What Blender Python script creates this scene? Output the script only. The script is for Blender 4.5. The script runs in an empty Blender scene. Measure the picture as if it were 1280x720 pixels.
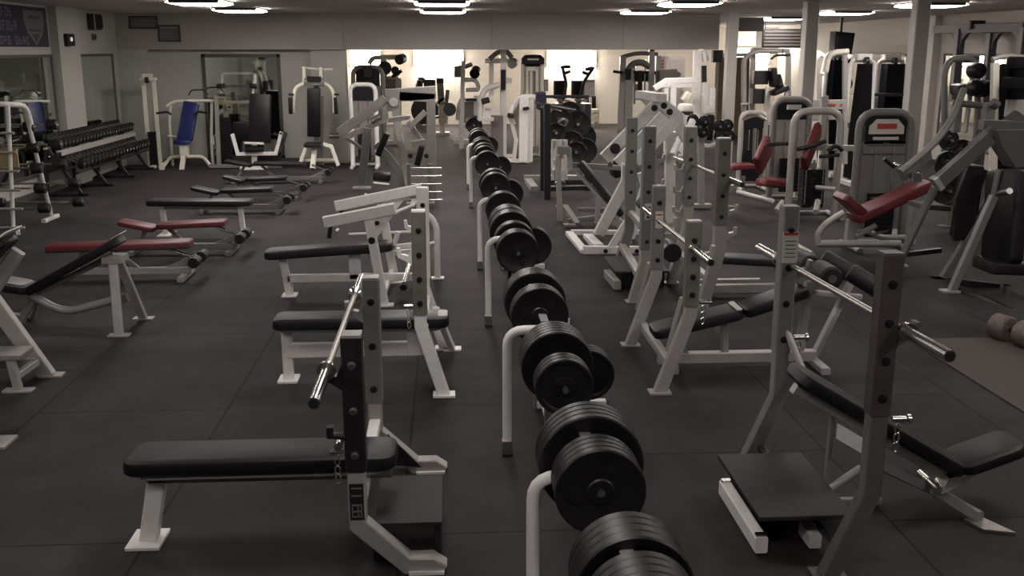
import bpy, bmesh, math, random
from mathutils import Vector, Matrix
random.seed(7)
SC = bpy.context.scene
COL = SC.collection
PI = math.pi
R = math.radians
V = Vector

# ------------------------------------------------------------------ materials
def mat(name, col, rough=.5, metal=0.0, var=.08, scale=18, bump=0.0, bscale=200, spec=.5, coat=0.0):
    m = bpy.data.materials.new(name); m.use_nodes = True
    nt = m.node_tree; b = nt.nodes['Principled BSDF']
    tc = nt.nodes.new('ShaderNodeTexCoord')
    nz = nt.nodes.new('ShaderNodeTexNoise'); nz.inputs['Scale'].default_value = scale; nz.inputs['Detail'].default_value = 4
    nt.links.new(tc.outputs['Object'], nz.inputs['Vector'])
    rp = nt.nodes.new('ShaderNodeValToRGB')
    rp.color_ramp.elements[0].position = .3; rp.color_ramp.elements[1].position = .7
    c = V(col)
    rp.color_ramp.elements[0].color = (*(c*(1-var)), 1); rp.color_ramp.elements[1].color = (*[min(1, q) for q in c*(1+var)], 1)
    nt.links.new(nz.outputs['Fac'], rp.inputs['Fac']); nt.links.new(rp.outputs['Color'], b.inputs['Base Color'])
    b.inputs['Roughness'].default_value = rough; b.inputs['Metallic'].default_value = metal
    b.inputs['Specular IOR Level'].default_value = spec; b.inputs['Coat Weight'].default_value = coat
    if bump:
        n2 = nt.nodes.new('ShaderNodeTexNoise'); n2.inputs['Scale'].default_value = bscale
        nt.links.new(tc.outputs['Object'], n2.inputs['Vector'])
        bp = nt.nodes.new('ShaderNodeBump'); bp.inputs['Strength'].default_value = bump; bp.inputs['Distance'].default_value = .003
        nt.links.new(n2.outputs['Fac'], bp.inputs['Height']); nt.links.new(bp.outputs['Normal'], b.inputs['Normal'])
    return m
def emit(name, col, s):
    m = bpy.data.materials.new(name); m.use_nodes = True
    b = m.node_tree.nodes['Principled BSDF']
    b.inputs['Base Color'].default_value = (.8, .8, .8, 1)
    b.inputs['Emission Color'].default_value = (*col, 1); b.inputs['Emission Strength'].default_value = s
    return m
WHITE = mat('white_powder_coat', (.80, .775, .74), .42, var=.06)
CREAM = mat('cream_powder_coat', (.72, .68, .58), .42, var=.06)
GREY = mat('grey_powder_coat', (.22, .21, .195), .45, .1, var=.08)
SILVER = mat('silver_powder_coat', (.42, .40, .375), .4, .2, var=.07)
GUARDB = mat('shaded_brown_wear_guard', (.075, .062, .055), .5, .1, var=.2, scale=9)  # guard of the nearest incline upright, with its shade put into the colour
DARKG = mat('charcoal_and_shaded_powder_coat', (.12, .113, .106), .45, .1, var=.1)  # own paint of the lever machine; carries painted shade on the near upright
GUARD = mat('grey_wear_guard', (.17, .16, .135), .5, .1, var=.18, scale=9)
BLACKP = mat('black_powder_coat', (.014, .013, .016), .45, var=.2)
VINYL = mat('black_vinyl', (.0065, .006, .007), .45, var=.2, spec=.35, bump=.25, bscale=350)
RED = mat('red_vinyl', (.125, .014, .019), .45, var=.12, bump=.2, bscale=350)
BLUE = mat('blue_vinyl', (.009, .014, .10), .45, var=.15)
RUBBER = mat('black_rubber', (.009, .0085, .009), .55, var=.25, bump=.3, bscale=260)
PLATE = mat('black_iron_plate', (.009, .0085, .009), .42, 0, var=.25, scale=30)
IRON = mat('dark_iron', (.035, .033, .034), .4, .5, var=.2)
CHROME = mat('chrome', (.72, .70, .66), .2, 1.0, var=.05)
STEEL = mat('worn_steel', (.50, .47, .43), .34, 1.0, var=.15, scale=30)
BOLT = mat('black_bolt', (.03, .03, .03), .35, .6)
SHROUD = mat('smoked_plastic_shroud', (.24, .21, .21), .4, var=.06)
PLASTIC = mat('black_plastic', (.008, .0075, .009), .5, spec=.3)
PAPER = mat('white_label', (.62, .60, .54), .6, var=.05)
REDL = mat('red_print', (.42, .05, .035), .6)
INK = mat('dark_print', (.04, .04, .04), .6)
WOODY = mat('pale_yellow_board', (.50, .40, .20), .6)
PURPLE = mat('purple_cloth', (.028, .018, .042), .9)
SHROUDB = mat('matt_black_shroud', (.004, .0038, .0045), .85, spec=.12)
DUMBB = mat('matt_black_dumbbell', (.005, .0048, .005), .6, spec=.3)
DUSTY = mat('dusty_iron_dumbbell', (.16, .13, .115), .6, .2, var=.3, scale=25)
STEP = mat('black_step_tread', (.018, .017, .017), .6, var=.2, bump=.5, bscale=400)
BEIGEV = mat('cream_plate_cover', (.55, .50, .42), .5)
def paint(name, col, rough=.6, brick=False, seams=None):
    m = mat(name, col, rough, var=.05, scale=1.3, bump=.15, bscale=60)
    nt = m.node_tree; b = nt.nodes['Principled BSDF']
    if brick:
        tc = nt.nodes['Texture Coordinate']
        mp = nt.nodes.new('ShaderNodeMapping'); mp.inputs['Rotation'].default_value = brick
        nt.links.new(tc.outputs['Object'], mp.inputs['Vector'])
        bk = nt.nodes.new('ShaderNodeTexBrick'); bk.inputs['Scale'].default_value = 1
        bk.inputs['Brick Width'].default_value = .4; bk.inputs['Row Height'].default_value = .2; bk.inputs['Mortar Size'].default_value = .012
        c = V(col)
        bk.inputs['Color1'].default_value = (*c, 1); bk.inputs['Color2'].default_value = (*(c*.98), 1); bk.inputs['Mortar'].default_value = (*(c*.93), 1)
        nt.links.new(mp.outputs['Vector'], bk.inputs['Vector']); nt.links.new(bk.outputs['Color'], b.inputs['Base Color'])
        bp = nt.nodes.new('ShaderNodeBump'); bp.inputs['Strength'].default_value = .3; bp.inputs['Distance'].default_value = .006; bp.invert = True
        nt.links.new(bk.outputs['Fac'], bp.inputs['Height']); nt.links.new(bp.outputs['Normal'], b.inputs['Normal'])
    return m
WALLP = paint('grey_green_wall_paint', (.37, .36, .325))
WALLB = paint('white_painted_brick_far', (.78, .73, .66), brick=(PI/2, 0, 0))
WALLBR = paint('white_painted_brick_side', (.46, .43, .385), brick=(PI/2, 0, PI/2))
BEAMP = paint('beam_paint', (.33, .31, .285))
CEILP = mat('ceiling_tile', (.52, .48, .455), .8, var=.05, scale=3, bump=.2, bscale=90)
COLP = paint('column_paint', (.46, .435, .40), .5)
TRIMD = mat('dark_trim', (.06, .055, .05), .5)
def mirror_mat():
    m = bpy.data.materials.new('mirror_glass'); m.use_nodes = True
    b = m.node_tree.nodes['Principled BSDF']
    b.inputs['Base Color'].default_value = (.80, .84, .80, 1); b.inputs['Metallic'].default_value = 1; b.inputs['Roughness'].default_value = .03
    return m
MIRROR = mirror_mat()
def floor_mat():
    m = bpy.data.materials.new('rubber_mat_floor'); m.use_nodes = True
    nt = m.node_tree; b = nt.nodes['Principled BSDF']; L = nt.links.new; N = nt.nodes.new
    tc = N('ShaderNodeTexCoord')
    mp = N('ShaderNodeMapping'); mp.inputs['Rotation'].default_value = (0, 0, PI/2); mp.inputs['Location'].default_value = (.35, .02, 0)
    L(tc.outputs['Object'], mp.inputs['Vector'])
    bk = N('ShaderNodeTexBrick'); bk.offset = .5
    for k, v in (('Scale', 1), ('Brick Width', 1.83), ('Row Height', 1.22), ('Mortar Size', .009), ('Mortar Smooth', .3)): bk.inputs[k].default_value = v
    bk.inputs['Color1'].default_value = (.0285, .0238, .0255, 1); bk.inputs['Color2'].default_value = (.034, .0287, .0305, 1); bk.inputs['Mortar'].default_value = (.010, .0085, .009, 1)
    L(mp.outputs['Vector'], bk.inputs['Vector'])
    n1 = N('ShaderNodeTexNoise'); n1.inputs['Scale'].default_value = 1.1; n1.inputs['Detail'].default_value = 6; n1.inputs['Roughness'].default_value = .65
    L(tc.outputs['Object'], n1.inputs['Vector'])
    r1 = N('ShaderNodeMapRange'); r1.inputs['From Min'].default_value = .3; r1.inputs['From Max'].default_value = .7; r1.inputs['To Min'].default_value = .45; r1.inputs['To Max'].default_value = 1.5
    L(n1.outputs['Fac'], r1.inputs['Value'])
    n2 = N('ShaderNodeTexNoise'); n2.inputs['Scale'].default_value = 160; n2.inputs['Detail'].default_value = 2
    L(tc.outputs['Object'], n2.inputs['Vector'])
    r2 = N('ShaderNodeMapRange'); r2.inputs['From Min'].default_value = .3; r2.inputs['From Max'].default_value = .7; r2.inputs['To Min'].default_value = .7; r2.inputs['To Max'].default_value = 1.3
    L(n2.outputs['Fac'], r2.inputs['Value'])
    mu = N('ShaderNodeMath'); mu.operation = 'MULTIPLY'; L(r1.outputs[0], mu.inputs[0]); L(r2.outputs[0], mu.inputs[1])
    vm = N('ShaderNodeVectorMath'); vm.operation = 'SCALE'; L(bk.outputs['Color'], vm.inputs[0]); L(mu.outputs[0], vm.inputs['Scale'])
    L(vm.outputs[0], b.inputs['Base Color'])
    b.inputs['Roughness'].default_value = .74; b.inputs['Specular IOR Level'].default_value = .22
    bp = N('ShaderNodeBump'); bp.inputs['Strength'].default_value = .25; bp.inputs['Distance'].default_value = .002
    L(n2.outputs['Fac'], bp.inputs['Height']); L(bp.outputs['Normal'], b.inputs['Normal'])
    return m
FLOORM = floor_mat()
TURF = mat('speckled_brown_mat', (.070, .056, .050), .8, var=.35, scale=120, bump=.4, bscale=300)
LENS = emit('ceiling_lens_glow', (1, .925, .885), 30)
LENSD = emit('dim_ceiling_lens_glow', (1, .935, .905), 12)
LENSF = emit('faint_ceiling_lens_glow', (1, .935, .915), 14)
LENSB = emit('added_far_room_lens_glow', (1, .90, .78), 26)  # for the lamps added behind the beam
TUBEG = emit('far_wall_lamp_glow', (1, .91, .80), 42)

# ------------------------------------------------------------------ mesh builder
def frame(d, up=(0, 0, 1)):
    z = V(d).normalized(); u = V(up)
    if abs(z.dot(u)) > .98: u = V((0, 1, 0)) if abs(z.y) < .9 else V((1, 0, 0))
    x = u.cross(z).normalized() if abs(z.dot(V((0, 0, 1)))) <= .98 or up != (0, 0, 1) else V((1, 0, 0))
    if abs(x.dot(z)) > .01: x = (x - z*x.dot(z)).normalized()
    y = z.cross(x).normalized()
    return x, y, z
class MB:
    def __init__(s): s.v = []; s.f = []
    def raw(s, vs, fs):
        vs = [tuple(p) for p in vs]; s.isl = getattr(s, 'isl', []); s.isl.append((len(s.v), len(s.f), len(vs), len(fs)))
        n = len(s.v); s.v += [tuple(p) for p in vs]; s.f += [tuple(i+n for i in f) for f in fs]
    def rings(s, rings, cap=True, closed=False):
        n = len(rings[0]); vs = [p for r in rings for p in r]; fs = []
        m = len(rings)
        for i in range(m if closed else m-1):
            j = (i+1) % m
            for k in range(n):
                fs.append((i*n+k, i*n+(k+1) % n, j*n+(k+1) % n, j*n+k))
        if cap and not closed:
            fs.append(tuple(range(n-1, -1, -1))); fs.append(tuple((m-1)*n+k for k in range(n)))
        s.raw(vs, fs)
    def bar(s, p, q, w, h=None, up=(0, 0, 1), c=.006):
        """rectangular section tube from p to q: w across, h along the up side"""
        h = h or w; p = V(p); q = V(q); x, y, z = frame(q-p, up); c = min(c, w*.2, h*.2)
        pr = [(w/2-c, h/2), (w/2, h/2-c), (w/2, -h/2+c), (w/2-c, -h/2), (-w/2+c, -h/2), (-w/2, -h/2+c), (-w/2, h/2-c), (-w/2+c, h/2)][::-1]
        s.rings([[o + x*a + y*b for a, b in pr] for o in (p, q)])
    def path(s, pts, w, h=None, up=(0, 1, 0)):
        """mitred rectangular tube through pts lying in the plane normal to up: w in plane, h along up"""
        h = h or w; P = [V(p) for p in pts]; u = V(up).normalized(); rings = []
        for i, p in enumerate(P):
            d0 = (P[i]-P[i-1]).normalized() if i else None; d1 = (P[i+1]-P[i]).normalized() if i+1 < len(P) else None
            if d0 is None: t = d1; k = 1
            elif d1 is None: t = d0; k = 1
            else:
                t = (d0+d1).normalized(); k = 1/max(.4, t.dot(d0))
            n = u.cross(t).normalized()*k
            c = min(.006, w*.2)
            pr = [(w/2-c, h/2), (w/2, h/2-c), (w/2, -h/2+c), (w/2-c, -h/2), (-w/2+c, -h/2), (-w/2, -h/2+c), (-w/2, h/2-c), (-w/2+c, h/2)][::-1]
            rings.append([p + n*a + u*b for a, b in pr])
        s.rings(rings)
    def box(s, c, d, c_=.006):
        c = V(c); s.bar(c-V((0, 0, d[2]/2)), c+V((0, 0, d[2]/2)), d[0], d[1], c=c_)
    def tube(s, pts, r, bend=0.0, seg=10, closed=False):
        P = [V(p) for p in pts]
        if bend:
            Q = []
            n = len(P)
            for i, p in enumerate(P):
                if not closed and i in (0, n-1): Q.append(p); continue
                a = P[i-1]-p; b = P[(i+1) % n]-p; k = min(bend, a.length*.48, b.length*.48)
                A = p + a.normalized()*k; B = p + b.normalized()*k
                for j in range(6):
                    t = j/5; Q.append(A*(1-t)**2 + p*2*t*(1-t) + B*t*t)
            P = Q
        rings = []; x = None; n = len(P)
        for i, p in enumerate(P):
            if closed: t = (P[(i+1) % n]-P[i-1]).normalized()
            else: t = ((P[min(i+1, n-1)]-P[max(i-1, 0)])).normalized()
            if x is None: x = t.orthogonal().normalized()
            else: x = (x - t*x.dot(t)).normalized()
            y = t.cross(x)
            rings.append([p + (x*math.cos(2*PI*k/seg) + y*math.sin(2*PI*k/seg))*r for k in range(seg)])
        s.rings(rings, closed=closed)
    def cyl(s, p, q, r, seg=16, r2=None):
        p = V(p); q = V(q); x, y, z = frame(q-p); r2 = r if r2 is None else r2
        s.rings([[o + (x*math.cos(2*PI*k/seg) + y*math.sin(2*PI*k/seg))*rr for k in range(seg)] for o, rr in ((p, r), (q, r2))])
    def lathe(s, p, d, prof, seg=24, closed=False):
        p = V(p); x, y, z = frame(d)
        s.rings([[p + z*a + (x*math.cos(2*PI*k/seg) + y*math.sin(2*PI*k/seg))*max(r, .0004) for k in range(seg)] for a, r in prof], cap=not closed, closed=closed)
    def prism(s, pts, d):
        """polygon pts (3d, planar) extruded by vector d, centred"""
        d = V(d); P = [V(p) for p in pts]
        s.rings([[p-d/2 for p in P], [p+d/2 for p in P]])
    def slab(s, p, q, w, t, up=(0, 0, 1), rc=.05, re=.016, taper=1.0):
        """upholstered pad: centre line p->q on its underside, width w, thickness t, rounded corners and edges"""
        p = V(p); q = V(q); x, y, z = frame(q-p, up); L = (q-p).length
        if y.dot(V(up)) < 0: y = -y; x = -x
        rc = min(rc, w*.45, L*.45)
        def outline(i):
            o = []
            for cx, cy, a0 in ((w/2, L, 0), (-w/2, L, 90), (-w/2, 0, 180), (w/2, 0, 270)):
                sx = 1 if cx > 0 else -1; sy = 1 if cy > 0 else -1
                wd = 1 if cy > 0 else taper
                for k in range(5):
                    a = R(a0+k*22.5)
                    o.append((( sx*(w/2-rc) + math.cos(a)*(rc-i))*wd, (L-rc if cy > 0 else rc) + math.sin(a)*(rc-i)))
            return o
        lay = [(0, re*.6), (re*.5, 0), (t-re, 0), (t-re*.35, re*.3), (t, re)]
        s.rings([[p + x*a + z*b + y*hh for a, b in outline(i)] for hh, i in lay])
    def mesh(s, name, org=(0, 0, 0)):
        o = V(org); me = bpy.data.meshes.new(name)
        me.from_pydata([tuple(V(p)-o) for p in s.v], [], s.f)
        bm = bmesh.new(); bm.from_mesh(me); bmesh.ops.recalc_face_normals(bm, faces=bm.faces); bm.to_mesh(me); bm.free()
        me.shade_smooth(); me.set_sharp_from_angle(angle=R(38))
        return me
    def bounds(s):
        return [(min(p[i] for p in s.v), max(p[i] for p in s.v)) for i in range(3)]
    def pieces(s):
        """the separate pieces of a part, each a mesh of its own (patterns such as print, slats and stacks stay together)"""
        if any(w_ in s.name for w_ in ('print', 'text', 'lettering', 'slats', 'louvre', 'weight_stack', 'guide_rod', 'stripe')): return [s]
        items = []
        for v0, f0, nv, nf in s.isl:
            q = MB(); q.v = s.v[v0:v0+nv]; q.f = [tuple(i-v0 for i in f) for f in s.f[f0:f0+nf]]; items.append(q)
        groups = []
        for q in items:
            bq = q.bounds(); hit = [g for g in groups if any(box_gap(bq, r.bounds()) < .012 for r in g)]
            new = [q]
            for g in hit: new = g + new; groups.remove(g)
            groups.append(new)
        out = []
        for g in groups:
            m = MB()
            for q in g: n = len(m.v); m.v += q.v; m.f += [tuple(i+n for i in f) for f in q.f]
            out.append(m)
        return out
    def origin(s):
        xs = [p[0] for p in s.v]; ys = [p[1] for p in s.v]; zs = [p[2] for p in s.v]
        return V(((min(xs)+max(xs))/2, (min(ys)+max(ys))/2, min(zs)))
def box_gap(a, b): return math.sqrt(sum(max(0, a[i][0]-b[i][1], b[i][0]-a[i][1])**2 for i in range(3)))
PENDING = []
class Thing:
    def __init__(s, name, label, cat, loc=(0, 0, 0), group=None):
        o = bpy.data.objects.new(name, None); COL.objects.link(o); o.location = loc
        o.empty_display_size = .1
        o['label'] = label; o['category'] = cat
        if group: o['group'] = group
        s.o = o; s.loc = V(loc); s.parts = []; s.done = False; PENDING.append(s)
    def p(s, name, m, parent=None, label=None):
        b = MB(); b.name = name; b.mat = m; b.par = parent; b.lab = label; b.made = []
        s.parts.append(b); return b
    def build(s):
        if s.done: return s
        s.done = True
        for b in s.parts:
            if not b.v: continue
            b.made = []
            for piece in b.pieces():
                org = piece.origin(); ob = bpy.data.objects.new(b.name, piece.mesh(b.name, org)); COL.objects.link(ob)
                ob.data.materials.append(b.mat)
                if b.par is not None and b.par.made:
                    po, porg = min(b.par.made, key=lambda q: box_gap(piece.bounds(), q[2]))[:2]
                    ob.parent = po; ob.location = org - porg
                else:
                    ob.parent = s.o; ob.location = org - s.loc
                b.made.append((ob, org, piece.bounds()))
                if b.lab: ob['label'] = b.lab
        return s
class One(MB):
    """a thing that is a single mesh"""
    def __init__(s, name, label, cat, m, group=None, kind=None):
        super().__init__(); s.name = name; s.lab = label; s.cat = cat; s.mat = m; s.grp = group; s.kind = kind; s.done = False; PENDING.append(s)
    def build(s):
        if s.done: return s
        s.done = True
        org = s.origin(); ob = bpy.data.objects.new(s.name, s.mesh(s.name, org)); COL.objects.link(ob); ob.location = org
        ob.data.materials.append(s.mat); s.o = ob
        if s.kind: ob['kind'] = s.kind
        if s.lab: ob['label'] = s.lab
        if s.cat: ob['category'] = s.cat
        if s.grp: ob['group'] = s.grp
        return s
def struct(name, m, label=None): return One(name, label, None, m, kind='structure')
def dup(o, loc=None, label=None, rot=None, group=None):
    def cp(a, par):
        c = a.copy(); COL.objects.link(c)
        if par: c.parent = par
        for ch in a.children: cp(ch, c)
        return c
    r = cp(o, None)
    if loc is not None: r.location = loc
    if rot is not None: r.rotation_euler = rot
    if label: r['label'] = label
    if group: r['group'] = group
    return r
def lerp(a, b, t): return V(a)*(1-t)+V(b)*t
def foot(b, x, y, sx=.12, sy=.12, t=.012): b.box((x, y, t/2), (sx, sy, t), .002)
class Survey:
    """world point at a depth along the room, from a bearing measured in the 1280 x 720 survey view"""
    F = 1250.0; TH = math.atan(298/1250.0); PS = math.atan(80/1250.0*math.cos(math.atan(298/1250.0)))
    def __getitem__(s, k):
        x = (k[0]-640)/s.F; y = -(k[1]-360)/s.F
        fy = math.cos(s.TH)+y*math.sin(s.TH); u = -math.sin(s.TH)+y*math.cos(s.TH)
        X = x*math.cos(s.PS)+fy*math.sin(s.PS); Y = -x*math.sin(s.PS)+fy*math.cos(s.PS)
        t = k[2]/Y; return (X*t, k[2], 2.3+u*t)
W = Survey()
# ------------------------------------------------------------------ the room
b = struct('floor', FLOORM); b.box((2.2, 14.2, -.05), (18.4, 37, .1), .001)
b = struct('ceiling', CEILP); b.box((2.2, 14.2, 3.05), (18.4, 37, .1), .001)
b = struct('wall_left', WALLP); b.box((-6.7, 8.6, 1.5), (.2, 25.6, 3.0), .001); b.box((-6.53, 18.05, 1.5), (.14, .95, 3.0), .002)
b = struct('wall_back', WALLP)
b.box((-4.4, 21.36, 1.15), (4.6, .3, 2.3), .001); b.box((-6.33, 21.1, 1.15), (.66, .24, 2.3), .004); b.box((-2.45, 21.15, 1.15), (.7, .14, 2.3), .003)
b = struct('beam', BEAMP, 'painted concrete beam across the gym above the mirror wall and the opening')
b.box((-.52, 21.25, 2.65), (12.24, .5, .7), .004)
for px in (-2.1, .9, 3.6): b.box((px, 20.995, 2.65), (.02, .03, .7), .002)
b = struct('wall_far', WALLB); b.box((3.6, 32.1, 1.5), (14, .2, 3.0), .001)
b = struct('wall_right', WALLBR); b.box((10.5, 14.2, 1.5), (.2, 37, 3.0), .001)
b = struct('trim_1', COLP); b.box((10.33, 21.4, 1.5), (.16, .42, 3.0), .004)
b = struct('wall_side', WALLB); b.box((-3.3, 26.7, 1.5), (.2, 10.8, 3.0), .001)
b = struct('wall_front', WALLP); b.box((2.0, -4.1, 1.5), (17.4, .2, 3.0), .001)
b = struct('baseboard_back', TRIMD); b.box((-4.3, 21.19, .05), (3.2, .03, .1), .003)
b = struct('baseboard_left', TRIMD); b.box((-6.585, 9.5, .05), (.03, 16, .1), .003)
for i, (x, y) in enumerate(((5.5, 19.7), (5.5, 15.4), (5.5, 11.75))):
    b = struct('column', COLP, ('painted square column at the end of the beam', 'painted square column between the beam and the selector machines', 'painted square column right behind the arched weight tower')[i])
    w = .2 if i < 2 else .17
    b.box((x, y, 1.5), (w, w, 3.0), .012); b.box((x, y, .03), (w+.1, w+.1, .06), .005)
# wall and ceiling oddments
t = Thing('duct_box', 'dark grey duct end fixed under the ceiling beside the beam column', 'duct', (5.95, 20.3, 2.68)); m = t.p('housing', IRON); m.box((5.95, 20.3, 2.78), (.5, .5, .22), .02)
m = t.p('flange', TRIMD); m.box((5.95, 20.03, 2.78), (.54, .03, .26), .004)
# mirrors
def mirror(name, label, x0, x1, y0, y1, z0, z1, d, fr=.045):
    """d: outward normal axis ('x' sign) ; a framed wall mirror"""
    t = Thing(name, label, 'mirror', ((x0+x1)/2, (y0+y1)/2, z0))
    g = t.p('mirror_glass', MIRROR); f = t.p('mirror_frame', TRIMD)
    c = V(((x0+x1)/2, (y0+y1)/2, (z0+z1)/2))
    if abs(d[0]):
        g.box(c, (.012, y1-y0, z1-z0), .001)
        for yy in (y0, y1): f.box((c.x+d[0]*.008, yy, c.z), (.03, fr, z1-z0+fr), .003)
        for zz in (z0, z1): f.box((c.x+d[0]*.008, c.y, zz), (.03, y1-y0+fr, fr), .003)
    else:
        g.box(c, (x1-x0, .012, z1-z0), .001)
        for xx in (x0, x1): f.box((xx, c.y+d[1]*.008, c.z), (fr, .03, z1-z0+fr), .003)
        for zz in (z0, z1): f.box((c.x, c.y+d[1]*.008, zz), (x1-x0+fr, .03, fr), .003)
mirror('wall_mirror', 'tall framed mirror on the back wall behind the chest press yoke', -4.97, -3.46, 21.2, 21.2, .12, 2.18, (0, -1), .07)
mirror('wall_mirror', 'wall mirror above the far half of the dumbbell rack', -6.59, -6.59, 18.62, 20.6, .35, 2.2, (1, 0))
mirror('wall_mirror', 'wall mirror under the dark banner behind the fixed barbell rack', -6.59, -6.59, 14.9, 17.5, .35, 2.2, (1, 0))
mirror('wall_mirror', 'long mirror on the right wall behind the cable frame', 10.39, 10.39, 14.5, 20.9, .35, 2.2, (-1, 0))
mirror('wall_mirror', 'mirror on the right wall left of the pale pilaster', 10.39, 10.39, 21.9, 26.5, .35, 2.2, (-1, 0))
# banner on the left wall
t = Thing('wall_banner', 'dark navy banner with pale lettering and a shield on the left wall', 'banner', (-6.57, 15.9, 2.32))
m = t.p('banner_cloth', mat('navy_cloth', (.022, .017, .030), .8, var=.15)); m.box((-6.585, 15.9, 2.65), (.02, 3.1, .62), .002)
m = t.p('banner_rail', SILVER); m.box((-6.575, 15.9, 2.325), (.03, 3.1, .03), .004)
GREYL = mat('faded_lilac_print', (.13, .115, .145), .7, var=.15)
for (z0, z1, ya, yb) in ((2.79, 2.92, 14.5, 16.15), (2.59, 2.72, 14.5, 16.3), (2.38, 2.49, 14.5, 16.02), (2.38, 2.49, 16.13, 16.72)):
    m = t.p('lettering', GREYL); y = ya; k = 0
    while y < yb-.06:
        w = min(.11, yb-y); st = .024
        m.box((-6.572, y+st/2, (z0+z1)/2), (.006, st, z1-z0), .001)
        for q in ((.0, 1), (.5, .0), (.5, 1), (0, 1), (.5, 1))[k % 5]: m.box((-6.572, y+w*.45, z0+(z1-z0)*q*.9+.01), (.006, w*.75, .022), .001)
        if k % 2 == 0: m.box((-6.572, y+w*.75, (z0+z1)/2), (.006, st, z1-z0), .001)
        y += w+.025; k += 1
m = t.p('shield', mat('faded_tan_print', (.10, .092, .085), .7, var=.2))
def ypoly(pts, x, th): return [(x, y, z) for y, z in pts]
m.prism([(-6.572, y, z) for y, z in ((16.5, 2.90), (17.3, 2.90), (17.3, 2.72), (17.22, 2.55), (16.92, 2.36), (16.62, 2.55), (16.5, 2.72))], (.006, 0, 0))
m = t.p('shield_band', mat('navy_print', (.04, .03, .05), .7)); m.box((-6.567, 16.93, 2.60), (.006, .42, .035), .001); m.box((-6.567, 16.93, 2.80), (.006, .45, .05), .001)
m.prism([(-6.567, y, z) for y, z in ((16.8, 2.54), (17.06, 2.54), (16.93, 2.42))], (.006, 0, 0))
# little wall boxes
t = Thing('emergency_light', 'small dark emergency light box on the left wall pilaster', 'light', (-6.44, 17.95, 2.4))
m = t.p('housing', PLASTIC); m.box((-6.42, 17.95, 2.46), (.08, .3, .2), .02)
m = t.p('lamp', emit('small_lamp_glow', (1, .95, .85), .35)); m.cyl((-6.375, 17.9, 2.47), (-6.36, 17.9, 2.47), .035)
t = Thing('wall_speaker', 'small dark speaker box high on the wall over the far dumbbells', 'speaker', (-6.5, 19.6, 2.66))
m = t.p('cabinet', IRON); m.box((-6.52, 19.6, 2.8), (.14, .4, .28), .02); m = t.p('grille', PLASTIC); m.box((-6.44, 19.6, 2.8), (.02, .34, .22), .005)
t = Thing('thermostat', 'little grey switch box on the wall below the small speaker', 'switch', (-6.57, 19.65, 2.48))
m = t.p('cover', TRIMD); m.box((-6.575, 19.65, 2.53), (.04, .14, .11), .01); m = t.p('dial', IRON); m.cyl((-6.55, 19.65, 2.53), (-6.54, 19.65, 2.53), .03)
def vent(label, x0, x1, z0, z1):
    t = Thing('air_vent', label, 'vent', ((x0+x1)/2, 20.98, z0))
    m = t.p('vent_frame', TRIMD)
    for zz in (z0, z1): m.box(((x0+x1)/2, 20.985, zz), (x1-x0+.04, .03, .04), .003)
    for xx in (x0, x1): m.box((xx, 20.985, (z0+z1)/2), (.04, .03, z1-z0), .003)
    m = t.p('vent_slats', mat('vent_grey', (.13, .125, .11), .6)); z = z0+.05
    while z < z1-.02: m.bar((x0, 20.985, z), (x1, 20.985, z), .012, .05); z += .055
vent('wide grey air vent high on the beam at the left', -6.3, -5.78, 2.72, 2.93)
vent('shallow pale air vent on the beam right of the wide vent', -5.75, -5.35, 2.47, 2.76)
t = Thing('hanging_speaker', 'black loudspeaker hung near the ceiling above the black weight pads', 'speaker', (8.9, 23.0, 2.45))
m = t.p('cabinet', PLASTIC); m.prism([(8.68, 22.8, 2.0), (9.06, 22.8, 2.0), (9.12, 22.8, 2.66), (8.68, 22.8, 2.70)], (0, .35, 0))
m = t.p('speaker_grille', BLACKP); m.box((8.88, 22.61, 2.36), (.34, .02, .5), .01)
m = t.p('bracket', IRON); m.bar((8.9, 22.9, 2.66), (8.9, 22.9, 3.0), .05)
t = Thing('ceiling_heater', 'dark box heater hung under the ceiling behind the middle column', 'heater', (7.4, 22.6, 2.4))
m = t.p('cabinet', IRON); m.box((7.72, 23.4, 2.55), (1.1, .5, .42), .02)
m = t.p('louvre', TRIMD)
for k in range(5): m.bar((7.22, 23.14, 2.4+k*.075), (8.22, 23.14, 2.4+k*.075), .02, .05)
m = t.p('hanger', IRON)
for x in (7.3, 8.15): m.tube([(x, 23.4, 2.74), (x, 23.4, 3.0)], .012)
# ceiling lights, a grid with 3.6 m between rows
def clight(x, y, on, label, grp=None):
    t = Thing('ceiling_light', label, 'ceiling light', (x, y, 2.9), grp)
    h = t.p('housing', COLP); h.box((x, y, 2.99), (.80, .80, .03), .01)
    l = t.p('lens', LENSB if y > 24 else LENS if on else LENSD if y > 7 else LENSF)
    l.rings([[(x+sx*w/2, y+sy*d/2, z) for sx, sy in ((-1, -1), (1, -1), (1, 1), (-1, 1))] for z, w, d in ((2.985, .62, .62), (2.955, .80, .80), (2.93, .62, .62))])
    e = t.p('end_cap', TRIMD)
    for sy in (-1, 1): e.box((x, y+sy*.40, 2.965), (.7, .03, .04), .005)
names = {(-3.6, 18.3): 'glowing ceiling light over the left side benches, lower of the left pair', (-3.6, 15.4): 'glowing ceiling light over the left side, cut by the picture top',
 (-.08, 18.6): 'glowing ceiling light above the grey lever machine, lower of the middle pair', (-.08, 15.4): 'glowing ceiling light above the plate racks, higher of the middle pair',
 (3.6, 18.7): 'glowing ceiling light in front of the beam, right of the plate racks', (3.6, 15.3): 'glowing ceiling light above the white lever machine at the picture top',
 (7.4, 22.6): 'glowing ceiling light left of the middle column top', (7.4, 18.9): 'glowing ceiling light between the middle and the right column tops', (7.4, 15.5): 'glowing ceiling light behind the right column top at the picture edge'}
for (x, y), lb in names.items(): clight(x, y, True, lb)
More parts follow.
